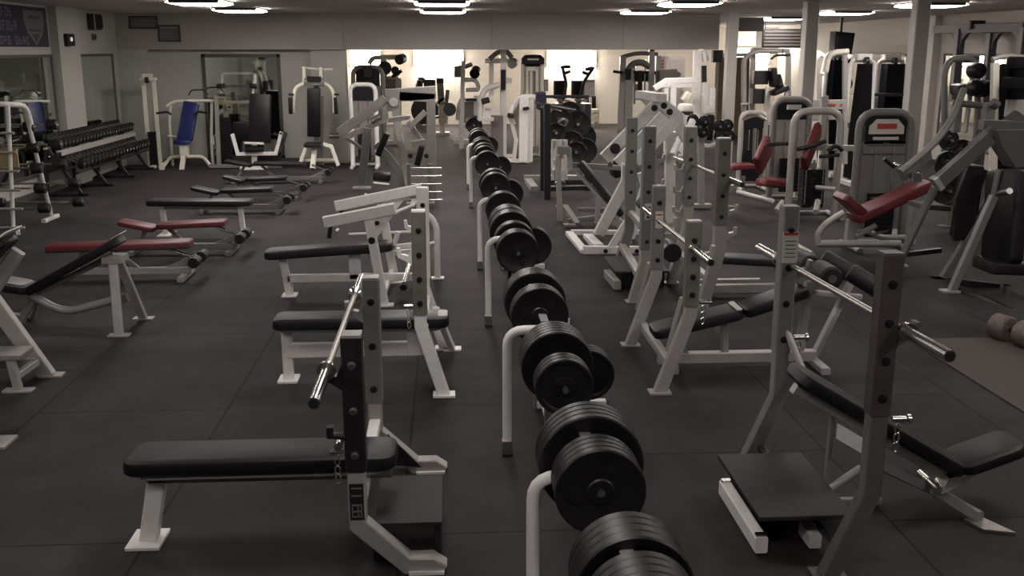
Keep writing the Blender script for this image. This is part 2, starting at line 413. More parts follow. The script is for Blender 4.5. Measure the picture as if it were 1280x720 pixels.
for x in (-3.6, -.08, 3.6, 7.4):
    for y in (12.2, 8.9, 5.4, 1.8): clight(x, y, False, 'dimmed ceiling light over the near half of the gym, outside the picture', 'dimmed ceiling lights')
for x in (-.3, 3.6, 7.2): clight(x, 29.8, True, 'added ceiling light hidden behind the beam to brighten the far room', 'added far room ceiling lights')  # unseen lamps added to brighten the far room and its wall
# lamps on the far wall
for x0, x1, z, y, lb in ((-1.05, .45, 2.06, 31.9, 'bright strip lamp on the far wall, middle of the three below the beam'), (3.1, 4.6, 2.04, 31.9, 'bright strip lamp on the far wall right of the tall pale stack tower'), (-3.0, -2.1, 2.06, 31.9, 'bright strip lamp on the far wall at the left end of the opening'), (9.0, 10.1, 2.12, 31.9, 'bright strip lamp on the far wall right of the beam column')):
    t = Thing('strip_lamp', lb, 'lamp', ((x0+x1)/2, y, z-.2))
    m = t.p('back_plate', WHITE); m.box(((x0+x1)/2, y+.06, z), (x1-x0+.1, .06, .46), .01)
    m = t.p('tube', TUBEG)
    for dz in (-.14, .06): m.cyl((x0, y-.04, z+dz), (x1, y-.04, z+dz), .09, 14)  # tubes oversized so that their shape takes in the glare
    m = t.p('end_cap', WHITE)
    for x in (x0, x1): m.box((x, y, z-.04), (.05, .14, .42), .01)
b = One('floor_mat', 'speckled brown mat on the floor at the right picture edge', 'mat', TURF); b.box((6.2, 5.3, .006), (5.0, 4.6, .012), .002)
# ------------------------------------------------------------------ barbells
def barbell(label, x, y0, y1, z, r=.0145, sl=.43, along='y', group=None, x1=None):
    """an empty olympic bar lying along Y"""
    t = Thing('barbell', label, 'barbell', (x, (y0+y1)/2, z), group)
    x1 = x if x1 is None else x1
    P = lambda k: V((x+(x1-x)*k, y0+(y1-y0)*k, z))
    L = abs(y1-y0); f = sl/L
    t.p('shaft', STEEL).cyl(P(f), P(1-f), r, 14)
    for a, b in ((0, f), (1, 1-f)):
        m = t.p('sleeve', CHROME); m.cyl(P(a), P(b), .025, 18)
        d = (P(b)-P(a)).normalized()
        t.p('end_cap', IRON, m).cyl(P(a)-d*.004, P(a)+d*.004, .019, 16)
        t.p('collar', CHROME, m).lathe(P(b)-d*.03, d, [(0, .027), (0, .04), (.025, .04), (.035, .03), (.05, .02)])
    return t
# ------------------------------------------------------------------ olympic bench stations
def bolt(m, p, d, r=.016):
    r *= .72; m.lathe(p, d, [(0, r*1.5), (.004, r*1.5), (.005, r), (.012, r*.9), (.012, .001)], 12)
def upright(t, x, y, ztop, zg, zb, fx, fz=0.0, w=.095, d=.07, side=-1, hooks=(.9,), paintm=WHITE, guard=GUARD, bolts=3, sgn=-1, flat=None):
    """post: guard section zg..ztop, bare section zb..zg, then bent to the floor at fx"""
    g = t.p('upright', paintm)
    pts = [(x, y, ztop), (x, y, zb)]
    if flat: pts += [(flat[0], y, flat[1]), (flat[2], y, flat[1]), (flat[2]+.05, y, .0)]
    else: pts += [(fx, y, .005)]
    g.path(pts, w, d, (0, 1, 0))
    gm = t.p('wear_guard', guard, g); gm.box((x, y, (ztop+zg)/2), (w+.012, d+.012, ztop-zg), .008)
    tc = t.p('top_cap', paintm, g); tc.box((x, y, ztop+.006), (w+.006, d+.006, .012), .004)
    for k in range(bolts):
        bm_ = t.p('bolt', STEEL if guard is BLACKP else BOLT, g); z = ztop-.12-k*(ztop-zg-.2)/max(1, bolts-1)
        bolt(bm_, (x, y-d/2-.006, z), (0, -1, 0), .018)
    for h in hooks:
        hk = t.p('bar_hook', BLACKP if guard is BLACKP else paintm, g)
        X = x+side*(w/2)
        hk.prism([(X, y, h-.09), (X+side*.05, y, h-.055), (X+side*.10, y, h-.03), (X+side*.105, y, h+.03), (X+side*.085, y, h+.03), (X+side*.075, y, h-.012), (X+side*.03, y, h-.022), (X, y, h+.05)], (0, .05, 0))
    if not flat:
        fp = t.p('foot_plate', paintm, g); fp.box((fx+sgn*0, y, .007), (.15, .11, .014), .003)
    return g
def pin(t, par, x, y, z):
    """spring pin hanging from a short chain"""
    m = t.p('pull_pin', CHROME, par); m.cyl((x-.03, y, z), (x+.03, y, z), .014); m.cyl((x+.035, y, z), (x+.05, y, z), .022)
    for k in range(3): m.tube([(x+.012*math.cos(a), y+.004*k, z-.045-.045*k+.022*math.sin(a)) for a in [i*PI/4 for i in range(8)]], .004, closed=True, seg=6)

# nearest flat bench on the left
t = Thing('bench_press_station', 'nearest flat bench press station with black uprights left of the plate racks', 'bench press', (-.85, 4.6, 0))
YC = 4.5
m = t.p('bench_pad', VINYL); m.slab((-1.53, YC, .385), (-.27, YC, .385), .29, .075, rc=.07, re=.024)
m = t.p('pad_board', GREY); m.slab((-1.46, YC, .365), (-.34, YC, .365), .25, .022, re=.004)
m = t.p('bench_rail', GREY); m.bar((-1.44, YC, .335), (-.3, YC, .335), .06, .06)
m = t.p('leg', WHITE); m.path([(-1.40, YC, .34), (-1.47, YC, .0)], .085, .06); fp = t.p('foot_plate', WHITE, m); fp.box((-1.475, YC, .007), (.16, .2, .014), .003)
for y, nm in ((4.15, 0), (5.25, 1)):
    g = upright(t, -.43, y, 1.11, .50 if nm == 0 else .42, .24, 0, side=-1, hooks=(.955,), paintm=SILVER, guard=(BLACKP if nm == 0 else GREY), bolts=3, flat=(-.215, .035, -.11), w=.078, d=.085)
    fp = t.p('foot_plate', WHITE, g); fp.box((-.13, y, .007), (.16, .12, .014), .003)
    if nm == 0:
        d = t.p('decal', IRON, g); d.box((-.43, y-.045, .36), (.062, .004, .17), .001)
        d = t.p('decal_print', GREY, g)
        for z in (.425, .39, .345, .315, .29): d.box((-.43, y-.048, z), (.045, .003, .006), .0005)
        for x in (-.45, -.425, -.41): d.box((x, y-.048, .32), (.005, .003, .06), .0005)
        pin(t, g, -.52, 4.2, .56)
        k = t.p('safety_peg', BLACKP, g); k.cyl((-.46, 4.12, .66), (-.535, 4.12, .67), .016); k.box((-.535, 4.12, .685), (.03, .04, .05), .006); t.p('safety_pin', CHROME, g).cyl((-.50, 4.09, .625), (-.50, 4.19, .625), .018)
m = t.p('cross_brace', WHITE); m.bar((-.43, 4.15, .30), (-.43, 5.25, .30), .06, .06)
m = t.p('spotter_step', STEP); m.box((-.215, 4.46, .195), (.31, .52, .02), .004)
m = t.p('step_bracket', BLACKP)
for x in (-.36, -.08): m.box((x, 4.46, .10), (.03, .5, .17), .004)
m = t.p('gusset', BLACKP); m.prism([(-.36, 5.16, .26), (-.18, 5.16, .06), (-.36, 5.16, .08)], (0, .012, 0))
barbell('empty steel barbell racked on the nearest bench press station', -.535, 3.68, 5.88, .975)

# second flat bench behind it
t = Thing('bench_press_station', 'white flat bench press station standing behind the nearest black one', 'bench press', (-.6, 7.0, 0))
YC = 6.9
m = t.p('bench_pad', VINYL); m.slab((-1.25, YC, .40), (-.02, YC, .40), .29, .075, rc=.06, re=.024)
m = t.p('pad_end_patch', PAPER, m, 'white patch on the pad end'); m.slab((-.10, YC, .468), (-.03, YC, .468), .17, .010, rc=.02, re=.003)  # thin white layer over the pad end
m = t.p('pad_board', GREY); m.slab((-1.2, YC, .38), (-.08, YC, .38), .25, .022, re=.004)
m = t.p('leg', WHITE); m.path([(-1.17, YC, .39), (-1.17, YC, .0)], .07, .06); fp = t.p('foot_plate', WHITE, m); fp.box((-1.17, YC, .007), (.14, .18, .014), .003)
m = t.p('bench_rail', WHITE); m.bar((-1.17, YC, .22), (-.2, YC, .22), .07, .1)
m = t.p('knee_plate', WHITE); m.box((-.27, YC-.04, .26), (.10, .02, .16), .004)
for y in (6.5, 7.6):
    g = upright(t, -.21, y, 1.27, .58, .50, -.06, side=-1, hooks=(1.0,), guard=GUARD if y < 7 else WHITE, bolts=4, w=.082)
    if y < 7: pin(t, g, -.29, 6.55, .62)
m = t.p('cross_brace', WHITE); m.bar((-.19, 6.5, .42), (-.19, 7.6, .42), .05, .05)
m = t.p('rear_leg', WHITE); m.path([(-.12, 7.3, .40), (.0, 7.55, .01)], .06, .05, (1, 0, 0)); m.box((.0, 7.57, .007), (.14, .1, .014), .003)

# third bench with two long slanted arms
t = Thing('lever_arm_bench', 'white bench with two long slanted arms on leaning posts behind the flat benches', 'bench', (-.9, 9.4, 0))
YC = 9.45
m = t.p('bench_pad', VINYL); m.slab((-1.76, YC, .37), (-.55, YC, .44), .28, .08, rc=.08, re=.026)
m = t.p('leg', WHITE); m.path([(-1.6, YC, .37), (-1.55, YC, .0)], .07, .06); m.box((-1.55, YC, .007), (.14, .16, .014), .003)
m = t.p('bench_rail', WHITE); m.bar((-1.56, YC, .17), (-.3, YC, .17), .06, .075)
m = t.p('pad_post', WHITE); m.bar((-.92, YC, .16), (-.92, YC, .40), .11, .06); m.bar((-.70, YC+.1, .16), (-.78, YC+.1, .42), .09, .06)
for y, dx_ in ((9.0, 0.0), (9.95, .05)):
    m = t.p('post', WHITE); m.path([(-.735+dx_, y, .80), (-.62+dx_, y, .0)], .085, .07)
    f_ = t.p('foot_plate', WHITE, m); f_.box((-.61+dx_, y, .007), (.15, .12, .014), .003)
    bolt(t.p('pivot_bolt', BOLT, m), (-.715+dx_, y-.04, .62), (0, -1, 0), .03); bolt(t.p('pivot_bolt', BOLT, m), (-.66+dx_, y-.04, .78), (0, -1, 0), .02)
    m = t.p('gusset', WHITE); m.prism([(-.70+dx_, y, .60), (-.50+dx_, y, .86), (-.70+dx_, y, .83)], (0, .03, 0))
    a = t.p('arm', WHITE); a.bar((-1.14, y, .785), (-.50 if y < 9.5 else -.28, y, .905 if y < 9.5 else .955), .07, .10, (0, 0, 1))
    c = t.p('arm_grip', RUBBER, a); c.tube([(-1.08, y, .75), (-1.10, y, .64)], .02)
    e = t.p('peg_stub', STEEL, a); e.cyl((-1.03, y-.04, .70), (-1.03, y+.10, .70), .014)
m = t.p('side_frame', WHITE); m.tube([(-.14, 10.1, .0), (-.14, 10.1, .60), (-.34, 10.1, .74), (-.34, 10.1, .1)], .032, .2); m.tube([(-.14, 10.1, .38), (-.34, 10.1, .34)], .02); m.box((-.14, 10.1, .007), (.13, .1, .014), .003)
m = t.p('tie_bar', WHITE); m.tube([(-.85, 9.95, .90), (-.66, 9.95, .83), (-.40, 9.95, .86)], .016); m.tube([(-.62, 9.5, .75), (-.36, 9.9, .80)], .018); m.bar((-.62, 9.0, .12), (-.6, 9.95, .12), .05); m.bar((-.34, 10.1, .3), (-.60, 9.95, .3), .05)
m = t.p('seat_bracket', WHITE); m.tube([(-1.02, 9.95, .50), (-.4, 9.95, .52)], .014); m.path([(-.58, 9.9, .37), (-.52, 9.9, .53)], .05); m.bar((-.6, 9.9, .37), (-.32, 9.9, .40), .05)
m = t.p('weight_peg', CHROME); m.cyl((-.44, 9.1, .17), (-.40, 9.55, .30), .024); t.p('peg_cap', BLACKP, m).cyl((-.445, 9.05, .155), (-.44, 9.1, .17), .034)

# adjustable incline bench far left
t = Thing('incline_bench', 'adjustable black incline bench on a grey A-frame at the left edge', 'bench', (-3.2, 8.4, 0))
YC = 8.4
m = t.p('backrest', VINYL); m.slab((-3.52, YC, .30), (-2.72, YC, .735), .25, .075, (0, 0, 1), rc=.06, re=.022)
t.p('top_strap', PAPER, m, 'pale worn tape round the top of the backrest').slab((-2.80, YC, .775), (-2.725, YC, .815), .2, .008, rc=.01, re=.002)
m = t.p('seat', VINYL); m.slab((-3.83, YC+.02, .37), (-3.50, YC-.02, .32), .27, .07, rc=.07, re=.022)
t.p('seat_patch', GREY, m, 'pale grey seat top').slab((-3.78, YC+.018, .437), (-3.53, YC-.016, .395), .21, .006, rc=.05, re=.002)  # thin grey layer over the black seat
for y, x in ((8.13, -2.745), (8.66, -2.70)):
    l = t.p('leg', SILVER); l.path([(-2.81, YC+(-.06 if y < 8.4 else .06), .60), (x, y, .0)], .07, .05, (0, 1, 0)); t.p('foot_plate', SILVER, l).box((x, y, .006), (.17, .10, .012), .003)
m = t.p('head_bracket', SILVER); m.box((-2.81, YC, .60), (.16, .22, .05), .006)
m = t.p('base_tube', SILVER); m.tube([(-3.55, YC, .30), (-3.27, YC, .135), (-2.76, YC, .26)], .034, .12)
m = t.p('adjust_plate', CHROME); m.prism([(-2.80, YC-.08, .20), (-2.68, YC-.08, .26), (-2.68, YC-.08, .34), (-2.80, YC-.08, .28)], (0, .012, 0))
m = t.p('backrest_tube', GREY); m.tube([(-3.55, YC+.05, .27), (-2.83, YC+.05, .62)], .025)
l = t.p('leg', SILVER); l.path([(-3.5, YC, .28), (-3.72, YC+.15, .0)], .06, .05); l.tube([(-3.86, YC+.4, .02), (-3.66, YC+.28, .02), (-3.48, YC, .25)], .022, .05)

# left edge station
t = Thing('incline_press_station', 'grey bench station with a small step cut off by the left picture edge', 'bench press', (-3.15, 6.95, 0))
YC = 6.95
m = t.p('main_post', SILVER); m.path([(-3.34, YC+.1, .78), (-2.93, 7.1, .0)], .11, .07)
t.p('foot_plate', SILVER, m).box((-2.90, 7.1, .007), (.16, .1, .014), .003)
m = t.p('step', GREY); m.slab((-3.42, 6.86, .23), (-2.95, 6.86, .23), .24, .035, rc=.01, re=.004)
l = t.p('leg', SILVER); l.path([(-3.03, 6.77, .23), (-3.0, 6.77, 0)], .055, .05); t.p('foot_plate', SILVER, l).box((-3.0, 6.77, .006), (.2, .09, .012), .003)
m = t.p('low_rail', SILVER); m.bar((-3.6, 7.0, .12), (-2.98, 7.05, .12), .06); m.bar((-2.98, 7.05, .12), (-3.02, 6.77, .1), .05)
m = t.p('backrest', VINYL); m.slab((-3.35, YC+.1, .72), (-3.04, YC+.1, 1.00), .28, .09, (-.6, 0, .8), rc=.05, re=.02)
t.p('top_strap', PAPER, m, 'pale tape across the backrest top').slab((-3.09, YC+.1, 1.035), (-3.02, YC+.1, 1.085), .27, .012, (-.6, 0, .8), rc=.01, re=.003)
m = t.p('backrest_post', SILVER); m.path([(-3.02, YC+.12, .93), (-3.22, YC+.12, .66)], .09, .06)
t = Thing('flat_bench', 'bench mostly outside the frame, one foot plate at the left edge', 'bench', (-3.2, 5.8, 0))
m = t.p('bench_pad', VINYL); m.slab((-4.0, 5.8, .40), (-2.78, 5.8, .40), .28, .07)
for x in (-3.9, -2.85):
    l = t.p('leg', SILVER); l.path([(x, 5.8, .4), (x+(.09 if x > -3 else -.05), 5.8, 0)], .07, .06); t.p('foot_plate', SILVER, l).box((x+(.12 if x > -3 else -.05), 5.8, .008), (.16, .2, .016), .003)

# sit-up benches and the black flat bench
def situp(label, x0, x1, y, z0, z1, m_, head=True, frame_=GREY, fx=None):
    """decline sit-up bench: pad x0..x1 (z0..z1), roller end at fx (the right)"""
    t = Thing('situp_bench', label, 'sit-up bench', ((x0+x1)/2, y, 0)); fx = fx or x1+.25
    L = x1-x0
    if head:
        xa = x0+L*.36
        b_ = t.p('headrest', m_); b_.slab((x0, y+.02, z0+.05), (xa-.03, y, z0-.035), .26, .055, rc=.05, re=.02)
        b_ = t.p('bench_pad', m_); b_.slab((xa, y, z0), (x1, y, z1), .27, .06, rc=.05, re=.02)
    else:
        b_ = t.p('bench_pad', m_); b_.slab((x0, y, z0), (x1, y, z1), .27, .07, rc=.05, re=.022)
        b_ = t.p('pad_piping', IRON, b_); b_.slab((x0-.003, y, z0+.0), (x1+.003, y, z1+.0), .276, .022, rc=.05, re=.005)
    m = t.p('base_rail', frame_); m.bar((x0+.18, y-.02, .085), (fx-.1, y-.02, .085), .06, .07)
    m = t.p('front_foot', frame_); m.bar((x0+.16, y-.2, .035), (x0+.16, y+.2, .035), .06, .05)
    m = t.p('pad_strut', frame_); m.path([(x0+L*.45, y, z0), (x0+L*.62, y, .09)], .045, .045); m.path([(x0+L*.25, y, z0), (x0+.2, y, .09)], .045, .045)
    m = t.p('roller_post', frame_); m.path([(fx-.3, y, .09), (fx, y, .22)], .06, .06)
    for dy in (-.16, .16):
        m = t.p('foot_roller', RUBBER); m.cyl((fx+.02, y+dy-.08, .20), (fx+.02, y+dy+.08, .20), .055, 16)
    m = t.p('rear_foot', frame_); m.bar((fx-.12, y-.24, .03), (fx-.12, y+.24, .03), .07, .05); m.path([(fx-.12, y-.05, .04), (fx+.02, y-.1, .2)], .05, .05)
    m = t.p('roller_arm', CHROME); m.tube([(fx-.28, y-.05, .32), (fx-.02, y-.05, .22)], .017)
    return t
situp('red sit-up bench with one long pad, nearer of the two red benches', -4.10, -2.66, 10.3, .30, .33, RED, head=False, frame_=SILVER, fx=-2.62)
situp('red sit-up bench with a tilted red headrest beyond the long red one', -3.80, -2.58, 11.6, .30, .33, RED, fx=-2.42)
situp('dark sit-up bench with a grey headrest behind the black flat bench', -3.72, -2.55, 14.6, .29, .31, VINYL, fx=-2.35)
situp('dark sit-up bench in the row next after the grey headrest one', -3.55, -2.55, 15.9, .29, .31, VINYL, fx=-2.3)
situp('dark sit-up bench in front of the mirror wall, farthest of the row', -3.95, -2.55, 17.9, .32, .30, VINYL, fx=-2.15)
t = Thing('flat_bench', 'long black flat bench on white legs between the red and dark sit-up benches', 'bench', (-3.1, 12.75, 0))
m = t.p('bench_pad', VINYL); m.slab((-3.82, 12.85, .385), (-2.50, 12.75, .385), .29, .07, rc=.06, re=.024)
for x, y in ((-2.66, 12.75), (-3.66, 12.85)):
    l = t.p('leg', WHITE); l.path([(x, y, .39), (x+.03, y, 0)], .06, .07); t.p('foot_plate', WHITE, l).box((x+.04, y, .008), (.16, .36, .016), .003)
m = t.p('bench_rail', SILVER); m.bar((-3.66, 12.85, .35), (-2.66, 12.75, .35), .05, .05)

# fixed barbell rack
t = Thing('barbell_rack', 'white A-frame rack with horizontal arms standing by the left wall', 'rack', (-6.0, 13.6, 0))
for X0, nm in ((-5.47, 0), (-6.35, 1)):
    m = t.p('frame_post', WHITE); m.tube([(X0-.14, 13.05, .02), (X0-.03, 13.05, 1.62)], .026)
    m = t.p('frame_leg', WHITE); m.tube([(X0+.04, 13.35, 1.62), (X0+.04, 13.40, 1.50), (X0-.05, 14.10, .02)], .028, .1)
    m = t.p('foot', WHITE); m.bar((X0-.02, 12.9, .03), (X0-.2, 13.3, .03), .055, .05); m.bar((X0-.05, 13.8, .03), (X0-.05, 14.3, .03), .06, .05)
m = t.p('top_bend', WHITE); m.tube([(-6.35, 13.05, 1.64), (-5.52, 13.05, 1.64), (-5.40, 13.36, 1.60), (-5.40, 13.44, 1.36)], .034, .12)
m = t.p('back_board', WOODY, None, 'pale yellow board low in the rack'); m.box((-6.1, 13.9, .85), (.6, .03, .3), .005)
for k in range(6): m = t.p('cross_arm', SILVER); m.tube([(-6.4, 13.02, .08+.24*k), (-5.45, 13.02, .08+.24*k)], .017)
barn = 0
rowsn = ('lowest', 'second', 'third', 'fourth', 'top')
for k in range(5):
    for side, yy in ((0, 13.55+.08*(4-k)*.6), (1, 13.95+.12*(4-k)*.7)):
        z = .22+.275*k
        y = yy; xr = -5.40 + .14*side + (.12 if k < 2 and side else 0)
        tt = Thing('fixed_barbell', 'fixed barbell on the %s level, %s side of the white rack' % (rowsn[k], ('front', 'rear')[side]), 'barbell', (-5.75, y, z), 'fixed barbells in the white rack')
        tt.p('bar', STEEL).cyl((-6.3, y, z), (xr-.2, y, z), .014, 10)
        for xe, d in ((xr, -1), (-6.35, 1)):
            h = tt.p('head', PLATE); h.lathe((xe, y, z), (d, 0, 0), [(0, .04), (0, .06), (.015, .07), (.13, .07), (.145, .05), (.145, .02)], 18)
            tt.p('end_cap', CHROME, h).lathe((xe-d*.006, y, z), (d, 0, 0), [(0, .005), (0, .022), (.012, .026)], 12)

# dumbbell rack along the left wall
t = Thing('dumbbell_rack', 'long two tier black dumbbell rack against the left mirror wall', 'rack', (-6.2, 18.2, 0))
for z, x, nm in ((.44, -6.02, 0), (.78, -6.28, 1)):
    m = t.p('shelf', SILVER if nm else BLACKP); 
    for dx_ in (-.1, .1): m.bar((x+dx_, 16.3, z+dx_*-.25-.03), (x+dx_, 20.15, z+dx_*-.25-.03), .045, .03)
    if nm: m.bar((x+.15, 16.3, z-.085), (x+.15, 20.15, z-.085), .012, .07)
for y in (16.4, 17.6, 18.8, 20.05):
    m = t.p('leg', BLACKP); m.path([(-6.4, y, .80), (-5.9, y, .02)], .06, .05); m.bar((-6.5, y, .03), (-5.8, y, .03), .05, .05); m.bar((-6.45, y, .03), (-6.4, y, .8), .05)
def dumbbell(x, y, z, r, L, label, group):
    t = Thing('dumbbell', label, 'dumbbell', (x, y, z), group)
    t.p('handle', CHROME).cyl((x-L*.25, y, z+.06), (x+L*.25, y, z), .016, 8)
    for s in (-1, 1):
        c = V((x+s*L*.25, y, z+.03-s*.03)); d = V((s, 0, -.24)).normalized()
        h = t.p('head', DUMBB); h.lathe(c, d, [(0, .02), (0, r*.9), (.015, r), (L*.25-.015, r), (L*.25, r*.85), (L*.25, .02)], 14)
        if s > 0: t.p('end_cap', CHROME, h).lathe(c+d*(L*.25-.002), d, [(0, .028), (.008, .026), (.008, .001)], 10)
    return t
for nm, x, z, r, n, lab, g in ((0, -6.02, .53, .092, 20, 'large round black dumbbell on the lower tier of the wall rack', 'dumbbells on the lower tier'), (1, -6.28, .86, .078, 22, 'round black dumbbell on the upper tier of the wall rack', 'dumbbells on the upper tier')):
    first = dumbbell(x, 16.5, z, r, .34, lab, g).build()
    for k in range(1, n): dup(first.o, (x, 16.5+k*3.5/(n-1), z))

# cream high pulley post beside the blue machine
t = Thing('pulley_tower', 'narrow cream pulley tower with black weights left of the blue seat machine', 'pulley tower', (-5.85, 20.4, 0))
for x in (-5.98, -5.78): m = t.p('post', CREAM); m.bar((x, 20.45, 0), (x, 20.45, 1.72), .07, .06)
m = t.p('top_plate', CREAM); m.box((-5.88, 20.45, 1.74), (.3, .16, .05), .01); m.box((-5.88, 20.4, 1.80), (.2, .08, .08), .01)
t.p('pulley', BLACKP).cyl((-5.91, 20.36, 1.72), (-5.85, 20.36, 1.72), .06, 16)
m = t.p('weight_stack', PLASTIC)
for k in range(9): m.box((-5.88, 20.45, .08+.075*k), (.15, .17, .068), .006)
m = t.p('base', CREAM); m.bar((-5.88, 20.62, .03), (-5.88, 20.28, .03), .08, .06)
# blue seat shoulder press
t = Thing('shoulder_press_machine', 'cream shoulder press machine with a bright blue backrest at the back wall', 'press machine', (-5.15, 20.4, 0))
m = t.p('backrest', BLUE); m.slab((-5.21, 20.25, .55), (-5.07, 20.45, 1.28), .30, .09, (0, -1, .2), rc=.04, re=.02)
m = t.p('seat', BLUE); m.slab((-5.22, 20.28, .50), (-5.22, 19.98, .50), .32, .08, (0, 0, 1), rc=.08, re=.02, taper=.7)
m = t.p('seat_post', CREAM); m.path([(-5.2, 20.2, .5), (-5.24, 19.95, .0)], .1, .08, (1, 0, 0)); m.box((-5.2, 20.1, .38), (.16, .14, .2), .01)
m = t.p('frame', CREAM); m.tube([(-5.60, 20.55, 1.20), (-5.45, 20.6, 1.30), (-4.85, 20.6, 1.31), (-4.62, 20.55, 1.30)], .032, .1); m.tube([(-5.58, 20.6, 0.02), (-5.58, 20.6, .9), (-5.52, 20.6, 1.28)], .028, .1); m.tube([(-4.78, 20.6, .02), (-4.78, 20.6, .5), (-4.72, 20.6, 1.3)], .03, .1)
m.tube([(-5.66, 20.1, .02), (-5.56, 20.4, .22), (-4.92, 20.4, .22), (-4.76, 20.35, .02)], .035, .08); m.bar((-5.66, 20.1, .0), (-5.66, 20.1, .14), .09); m.tube([(-5.6, 20.5, .62), (-5.35, 20.45, .60)], .025)
for s, x in ((-1, -5.48), (1, -4.92)):
    g = t.p('handle', RUBBER); g.tube([(x+.06*-s, 20.2, 1.06), (x+.02*s, 20.2, 1.12), (x+.22*s, 20.15, 1.09)], .022, .04)
m = t.p('top_bar', IRON); m.tube([(-5.14, 20.5, 1.42), (-5.08, 20.5, 1.52), (-4.82, 20.5, 1.53), (-4.76, 20.5, 1.43)], .014, .05)
# chest press with a white yoke, in front of the mirror
t = Thing('chest_press_machine', 'black padded press machine with a white U-shaped yoke before the tall mirror', 'press machine', (-3.95, 20.3, 0))
m = t.p('backrest', VINYL); m.slab((-3.74, 20.2, 0.51), (-3.7, 20.35, 1.44), .42, .10, (0, -1, 0), rc=.03, re=.02)
m.slab((-4.07, 20.3, 0.54), (-4.05, 20.3, 0.91), .42, .08, (0, -1, 0), rc=.03, re=.02)
m = t.p('seat', VINYL); m.slab((-3.87, 20.3, 0.43), (-3.8, 19.9, 0.35), .36, .08, (0, 0, 1), rc=.06, re=.02)
m = t.p('yoke', WHITE); m.path([(-4.23, 20, 0.7), (-4.15, 20, 0.31), (-3.41, 20, 0.31), (-3.28, 20, 0.73)], .07, .06, (0, 1, 0))
m = t.p('seat_post', WHITE); m.bar((-3.83, 20.1, 0.52), (-3.86, 20.1, 0.07), .1, .08); m.box((-3.86, 20.1, 0.03), (.5, .4, .05), .01)
m.bar((-4.01, 20, 0.52), (-3.63, 20, 0.51), .05, .04)
m = t.p('tall_post', GREY); m.bar((-4.58, 20.4, 1.42), (-4.57, 20.2, 0.03), .08, .07); m.bar((-4.47, 20.7, 1.29), (-4.53, 20.7, 0.12), .07, .07)
m = t.p('cross_beam', GREY); m.bar((-4.46, 20.5, 1.28), (-3.8, 20.5, 1.29), .06, .06)
m = t.p('weight_stack', PLASTIC)
for k in range(12): m.box(V((-4.51, 20.7, 0.12))+V((0, 0, .075*k)), (.2, .22, .068), .006)
m = t.p('lean_pad', VINYL); m.slab((-3.35, 20.1, 0.25), (-3.23, 20.3, 0.66), .26, .08, (-1, -.3, .3), rc=.05, re=.02)
m = t.p('base_rail', GREY); m.bar((-4.76, 20.2, 0.05), (-3.34, 20.2, 0.04), .08, .07)
for px in (345, 352): t.p('grip', RUBBER, m).tube([W[px,167,20.0], V(W[px,167,20.0])+V((0, -.16, .02))], .02)
# pec fly
t = Thing('pec_fly_machine', 'cream pec fly machine with hanging arm pads and a tall black backrest', 'pec fly machine', (-2.75, 20.2, 0))
m = t.p('backrest', VINYL); m.slab((-2.67, 20.2, 0.62), (-2.63, 20.2, 1.57), .26, .10, (0, -1, 0), rc=.03, re=.02)
m = t.p('head_block', PLASTIC); m.box((-2.62, 20.2, 1.74), (.26, .2, .1), .02)
m = t.p('cam_hub', GREY); m.cyl((-2.82, 20.2, 1.68), (-2.42, 20.2, 1.67), .07, 16); m.box((-2.62, 20.2, 1.66), (.36, .12, .08), .01)
m = t.p('top_posts', CREAM)
for px in (380, 401): m.bar(W[px,84,20.25], W[px,103,20.25], .06, .06)
m.tube([(-2.87, 20.3, 1.96), (-2.55, 20.3, 1.92), (-2.27, 20.3, 1.92)], .022)
for s, xs in ((-1, (383, 369, 367, 366)), (1, (403, 414, 418, 418))):
    m = t.p('swing_arm', CREAM); m.tube([W[xs[0],103,20.2], W[xs[1],109,20.1], W[xs[2],122,20.05], W[xs[3],141,20.0]], .036, .15)
    a = V(W[xs[3]+(0 if s < 0 else 0),132,19.98]); 
    f = t.p('arm_pad', VINYL, m); f.slab(a+V((s*-.0, -.03, -.16)), a+V((s*-.0, -.03, .16)), .17, .07, (s, 0, 0), rc=.03, re=.015)
    t.p('handle', RUBBER, m).tube([W[xs[2],118,20.0], V(W[xs[2],118,20.0])+V((s*.09, -.03, 0))], .022)
m = t.p('seat', VINYL); m.slab(V((-2.67, 20.1, 0.44))+V((0, .1, 0)), V((-2.67, 20.1, 0.44))+V((0, -.3, 0)), .34, .08, rc=.06, re=.02)
m = t.p('seat_post', CREAM); m.bar((-2.65, 20, 0.43), (-2.68, 19.8, 0.03), .09, .08)
m = t.p('spine', GREY); m.bar((-2.6, 20.35, 1.65), (-2.67, 20.4, 0.07), .10, .10); m.bar((-2.56, 20.5, 1.4), (-2.62, 20.5, 0.03), .14, .16)
for s, pp in ((-1, ((384, 180), (378, 196), (375, 206))), (1, ((404, 180), (414, 183), (423, 207)))):
    m = t.p('leg', CREAM); m.path([W[pp[0][0],pp[0][1],20.2], W[pp[1][0],pp[1][1],20.1], W[pp[2][0],pp[2][1],20.0]], .07, .06, (0, 1, 0))
m = t.p('base_rail', CREAM); m.bar((-2.93, 20.2, 0.16), (-2.26, 20.2, 0.16), .06, .06)

